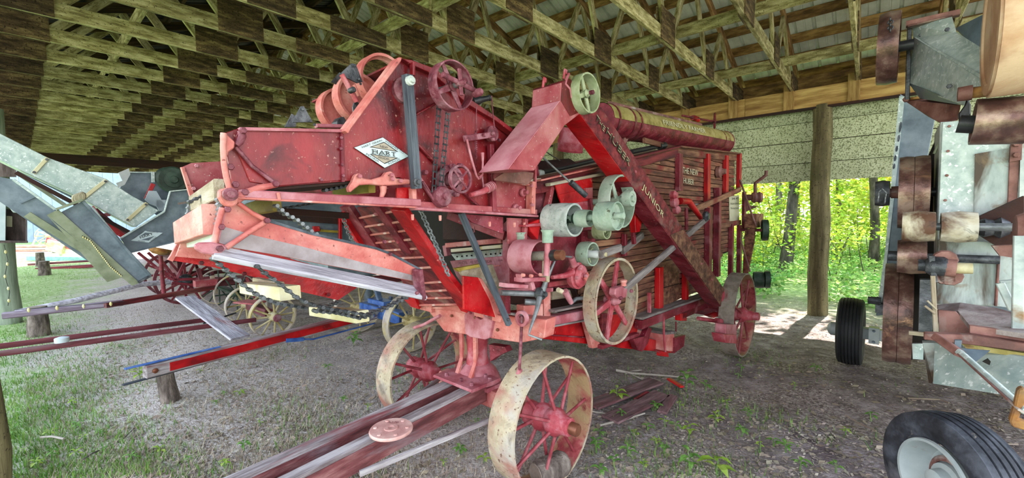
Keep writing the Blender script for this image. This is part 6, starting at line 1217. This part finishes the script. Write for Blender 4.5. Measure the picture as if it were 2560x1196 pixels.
# ================================================================== plants
def leaf_cloud(name,cent,rad,n,size,mat,par=None,seed=1,flat=.5,stuff=None,shape=None):
    rs=np.random.RandomState(seed); cent=np.array(cent,float).reshape(-1,3); rad=np.array(rad,float).reshape(-1,3)
    idx=rs.randint(0,len(cent),n); d=rs.normal(size=(n,3)); d/=np.linalg.norm(d,axis=1)[:,None]
    p=cent[idx]+d*rad[idx]*(rs.rand(n,1)**.45)
    a=rs.normal(size=(n,3)); a[:,2]*=flat; a/=np.linalg.norm(a,axis=1)[:,None]
    nrm=rs.normal(size=(n,3))*.6+np.array([0,0,1]); b=np.cross(nrm,a); b/=np.linalg.norm(b,axis=1)[:,None]
    s=size*(.6+.8*rs.rand(n,1)); w_=s*.5
    vs=np.concatenate([p-a*s*.5,p+b*w_*.6,p+a*s*.5,p-b*w_*.6],1).reshape(-1,3)
    me=bpy.data.meshes.new(name); me.vertices.add(4*n); me.vertices.foreach_set('co',vs.ravel())
    me.loops.add(4*n); me.loops.foreach_set('vertex_index',np.arange(4*n,dtype=np.int32)); me.polygons.add(n)
    me.polygons.foreach_set('loop_start',np.arange(0,4*n,4,dtype=np.int32)); me.update(calc_edges=True); me.materials.append(mat)
    o=bpy.data.objects.new(name,me); link(o,par); 
    if stuff: tag(o,stuff[0],stuff[1],kind='stuff')
    return o
def blades(name,pts,h,mat,seed=1,lean=.5,label=None,cat='grass',wid=.006):
    rs=np.random.RandomState(seed); n=len(pts); p=np.array(pts); th=rs.rand(n)*6.283; hh=h*(.5+rs.rand(n)); 
    d=np.stack([np.cos(th),np.sin(th),np.zeros(n)],1); ln=(lean*rs.rand(n)*hh)[:,None]; wv=np.stack([-np.sin(th),np.cos(th),np.zeros(n)],1)*wid
    top=p+d*ln+np.stack([0*hh,0*hh,hh],1)
    vs=np.concatenate([p-wv,p+wv,top],1).reshape(-1,3)
    me=bpy.data.meshes.new(name); me.vertices.add(3*n); me.vertices.foreach_set('co',vs.ravel()); me.loops.add(3*n); me.loops.foreach_set('vertex_index',np.arange(3*n,dtype=np.int32))
    me.polygons.add(n); me.polygons.foreach_set('loop_start',np.arange(0,3*n,3,dtype=np.int32)); me.update(calc_edges=True); me.materials.append(mat)
    o=bpy.data.objects.new(name,me); link(o); tag(o,label,cat,kind='stuff'); return o
def gz(x,y): return hgt(x,y)-.024 if abs(x)<10 and y<12 else -.004
rs=np.random.RandomState(5)
# forest beyond the far wall
def tree(u,v,h,r,seed,label,lean=(0,0),mat='trunk',crown=True):
    g=root('forest_tree',label,'tree',S(u,v,0)); rr=random.Random(seed); pts=[]; rad=[]
    for i in range(8):
        t=i/7; pts.append(S(u+lean[0]*t+.06*rr.uniform(-1,1)*(i>0),v+lean[1]*t+.06*rr.uniform(-1,1)*(i>0),-.1+h*t)); rad.append(r*(1.15-.6*t) if i else r*1.4)
    MB().tube(pts,rad,9).build('trunk',M[mat],g,smooth=60)
    for i in range(5):
        mb=MB(); z=h*(.35+.12*i); a=rr.uniform(0,6.28); p=S(u+lean[0]*z/h,v+lean[1]*z/h,z); q=p+Vector((math.cos(a),math.sin(a),.5))*rr.uniform(.6,1.5); mb.tube([p,(p+q)/2+Vector((0,0,.1)),q],[r*.3,r*.22,.01],5); mb.build('branch',M[mat],g)
    if crown:
        cs=[tuple(S(u+lean[0]+rr.uniform(-1.6,1.6),v+lean[1]+rr.uniform(-1.6,1.6),h*rr.uniform(.55,1.05))) for _ in range(7)]
        leaf_cloud('foliage',cs,[(1.1,1.1,.8)]*7,1100,.2,M['leaf'] if seed%3 else M['leafgold'],g,seed)
specs=[(13.1,1.7,7,.13,'pale dark-banded trunk leaning behind the red machine rear pulley',(.5,-.5)),(15.5,-.1,8,.10,'slim crooked trunk just right of the log post',(-.2,.2)),
 (16.5,-2.4,8,.12,'grey trunk beside the right machine small pulley',(0,.1)),(17.6,-2.9,9,.14,'thick grey trunk close to the right machine edge',(.2,0)),
 (20,2.9,9,.12,'far thin trunk behind the red thresher back end',(0,0)),(21,.9,9,.1,'distant slim trunk left of the log post',(.3,.2)),(22,-1.2,10,.12,'distant trunk in the middle of the gap',(0,0)),(24,-4.0,10,.14,'distant trunk behind the right machine',(0,0)),
 (19,6,9,.12,'forest trunk hidden mostly by the red thresher roof',(0,0)),(18,9,9,.12,'forest trunk seen under the feeder',(0,0)),(27,3,11,.15,'deep forest trunk left of centre of the gap',(0,0)),(29,-2,11,.15,'deep forest trunk right of centre of the gap',(0,0))]
for i,(u,v,h,r,lb,ln) in enumerate(specs): tree(u,v,h,r,11+i,lb,ln,'trunkdark' if i in(0,1,5) else 'trunk')
def scatter_uv(n,u0,u1,v0,v1,z0,z1,seed):
    r=np.random.RandomState(seed); u=u0+(u1-u0)*r.rand(n); v=v0+(v1-v0)*r.rand(n); z=z0+(z1-z0)*r.rand(n)
    return u[:,None]*np.array(UX)+v[:,None]*np.array(VX)+z[:,None]*np.array(ZX)
def under(name,lab,n,u0,u1,v0,v1,z0,z1,cl,size,mat,seed,rad=(.5,.5,.25)):
    c=scatter_uv(cl,u0,u1,v0,v1,z0,z1,seed); leaf_cloud(name,c,[rad]*cl,n,size,mat,None,seed,stuff=(lab,'foliage'))
for _t in tree_l: tree(_t[0],_t[1],_t[2],_t[3],60+int(_t[1]),_t[4],_t[5])
under('undergrowth_leaves','low leafy undergrowth carpeting the forest floor past the far wall',52000,8.5,20,-9,9,.03,.32,640,.085,M['leaflow'],3,(.45,.45,.12))
under('undergrowth_leaves','knee high yellow green saplings in front of the trunks',26000,11.5,20,-9,8,.5,1.5,300,.10,M['leaf'],4,(.45,.45,.35))
under('forest_leaves','mid height sunlit leaf sprays between the trunks',36000,13,24,-11,9,1.0,4.2,330,.14,M['leaf'],6,(.6,.6,.35))
under('forest_leaves','golden leaf sprays hanging high between the trunks',16000,14,26,-11,9,1.8,4.8,150,.14,M['leafgold'],8,(.6,.6,.35))
under('forest_leaves','distant leaf wall closing the forest behind the trunks',60000,24,36,-22,22,.2,11,420,.30,M['leaf'],9,(1.5,1.5,1.0))
under('forest_leaves','shaded green foliage deep behind the red thresher',16000,12,26,6,24,.2,5,160,.2,M['leaflow'],10,(.9,.9,.6))
under('forest_leaves','unseen leaf canopy added above the far wall to dapple the sun',13000,9.6,15,-10,12,4.2,8.5,150,.22,M['leaf'],12,(.8,.8,.5))  # trunkless leaves out of view, added to break up the sun patch on the ground
mb=MB(); r_=random.Random(3)
for i in range(130):
    p=S(r_.uniform(11,20),r_.uniform(-7,6),0); q=p+Vector((r_.uniform(-.5,.5),r_.uniform(-.5,.5),r_.uniform(.8,2.2))); mb.tube([p,(p+q)/2+Vector((r_.uniform(-.1,.1),0,0)),q],[.012,.009,.004],4)
tag(mb.build('brush_stems',M['trunkdark']),'thin bare brush stems rising out of the forest undergrowth','brush',kind='stuff')
lg=MB().tube([S(12.5,-1.6,.12),S(12.3,-2.3,.16),S(12.6,-2.9,.13)],[.14,.16,.11],9).build('fallen_log',M['trunkdark'],smooth=50); tag(lg,'dark fallen log lying in the forest undergrowth','log')
# lawn and floor cover
def gp(n,fn,seed,pix):
    r=np.random.RandomState(seed); out=[]
    while len(out)<n:
        x=r.uniform(pix[0],pix[2]); y=r.uniform(pix[1],pix[3]); p=NZ(x,y,0)
        if r.rand()<fn(p,x,y): out.append((p.x,p.y,gz(p.x,p.y)))
    return out
def clump(p): return .5+.5*math.sin(p.x*2.7+1.3*math.sin(p.y*1.9))*math.cos(p.y*2.3+p.x*.7)
def lawnf(p,x,y):
    u=p.dot(UX); base=min(1,max(0,(.9-u)/1.6)); return base*(.25+.75*clump(p)) if y>700 else .9
blades('lawn_grass',gp(20000,lawnf,21,(-40,600,700,1190)),.045,M['grass'],22,.9,'short lawn grass growing in patches on the left side',wid=.0035)
blades('lawn_grass',gp(2400,lambda p,x,y:.3*clump(p)**4,23,(200,850,2300,1196)),.05,M['grass'],24,1.0,'sparse grass blades on the bare dirt floor',wid=.003)
def flakes(name,pts,size,mat,seed,label,cat,long=1.0):
    r=np.random.RandomState(seed); n=len(pts); p=np.array(pts)+np.array([0,0,.006]); th=r.rand(n)*6.283; s=size*(.5+r.rand(n)); t=(r.rand(n)-.5)*.9
    a=np.stack([np.cos(th),np.sin(th),t*.5],1)*(s*long)[:,None]; b=np.stack([-np.sin(th),np.cos(th),t],1)*(s*.45)[:,None]
    vs=np.concatenate([p-a,p+b,p+a,p-b],1).reshape(-1,3); me=bpy.data.meshes.new(name); me.vertices.add(4*n); me.vertices.foreach_set('co',vs.ravel())
    me.loops.add(4*n); me.loops.foreach_set('vertex_index',np.arange(4*n,dtype=np.int32)); me.polygons.add(n); me.polygons.foreach_set('loop_start',np.arange(0,4*n,4,dtype=np.int32)); me.update(calc_edges=True); me.materials.append(mat)
    o=bpy.data.objects.new(name,me); link(o); tag(o,label,cat,kind='stuff')
blades('dry_grass',gp(16000,lambda p,x,y:min(1,max(0,(3.0-p.dot(UX))/1.5))*(.3+.7*clump(p)),41,(60,760,1350,1196)),.035,M['straw'],42,1.6,'dead straw coloured grass thatch on the ground left of the thresher',wid=.003)
flakes('leaf_litter',gp(26000,lambda p,x,y:.15+.85*clump(p),31,(250,740,2560,1196)),.013,M['litter'],32,'brown dry leaf flakes littering the dirt floor','leaf litter')
flakes('straw_litter',gp(2400,lambda p,x,y:.2+.8*clump(p),33,(250,800,2560,1196)),.03,M['straw'],34,'straw bits and broken twigs on the dirt floor','straw',.9)
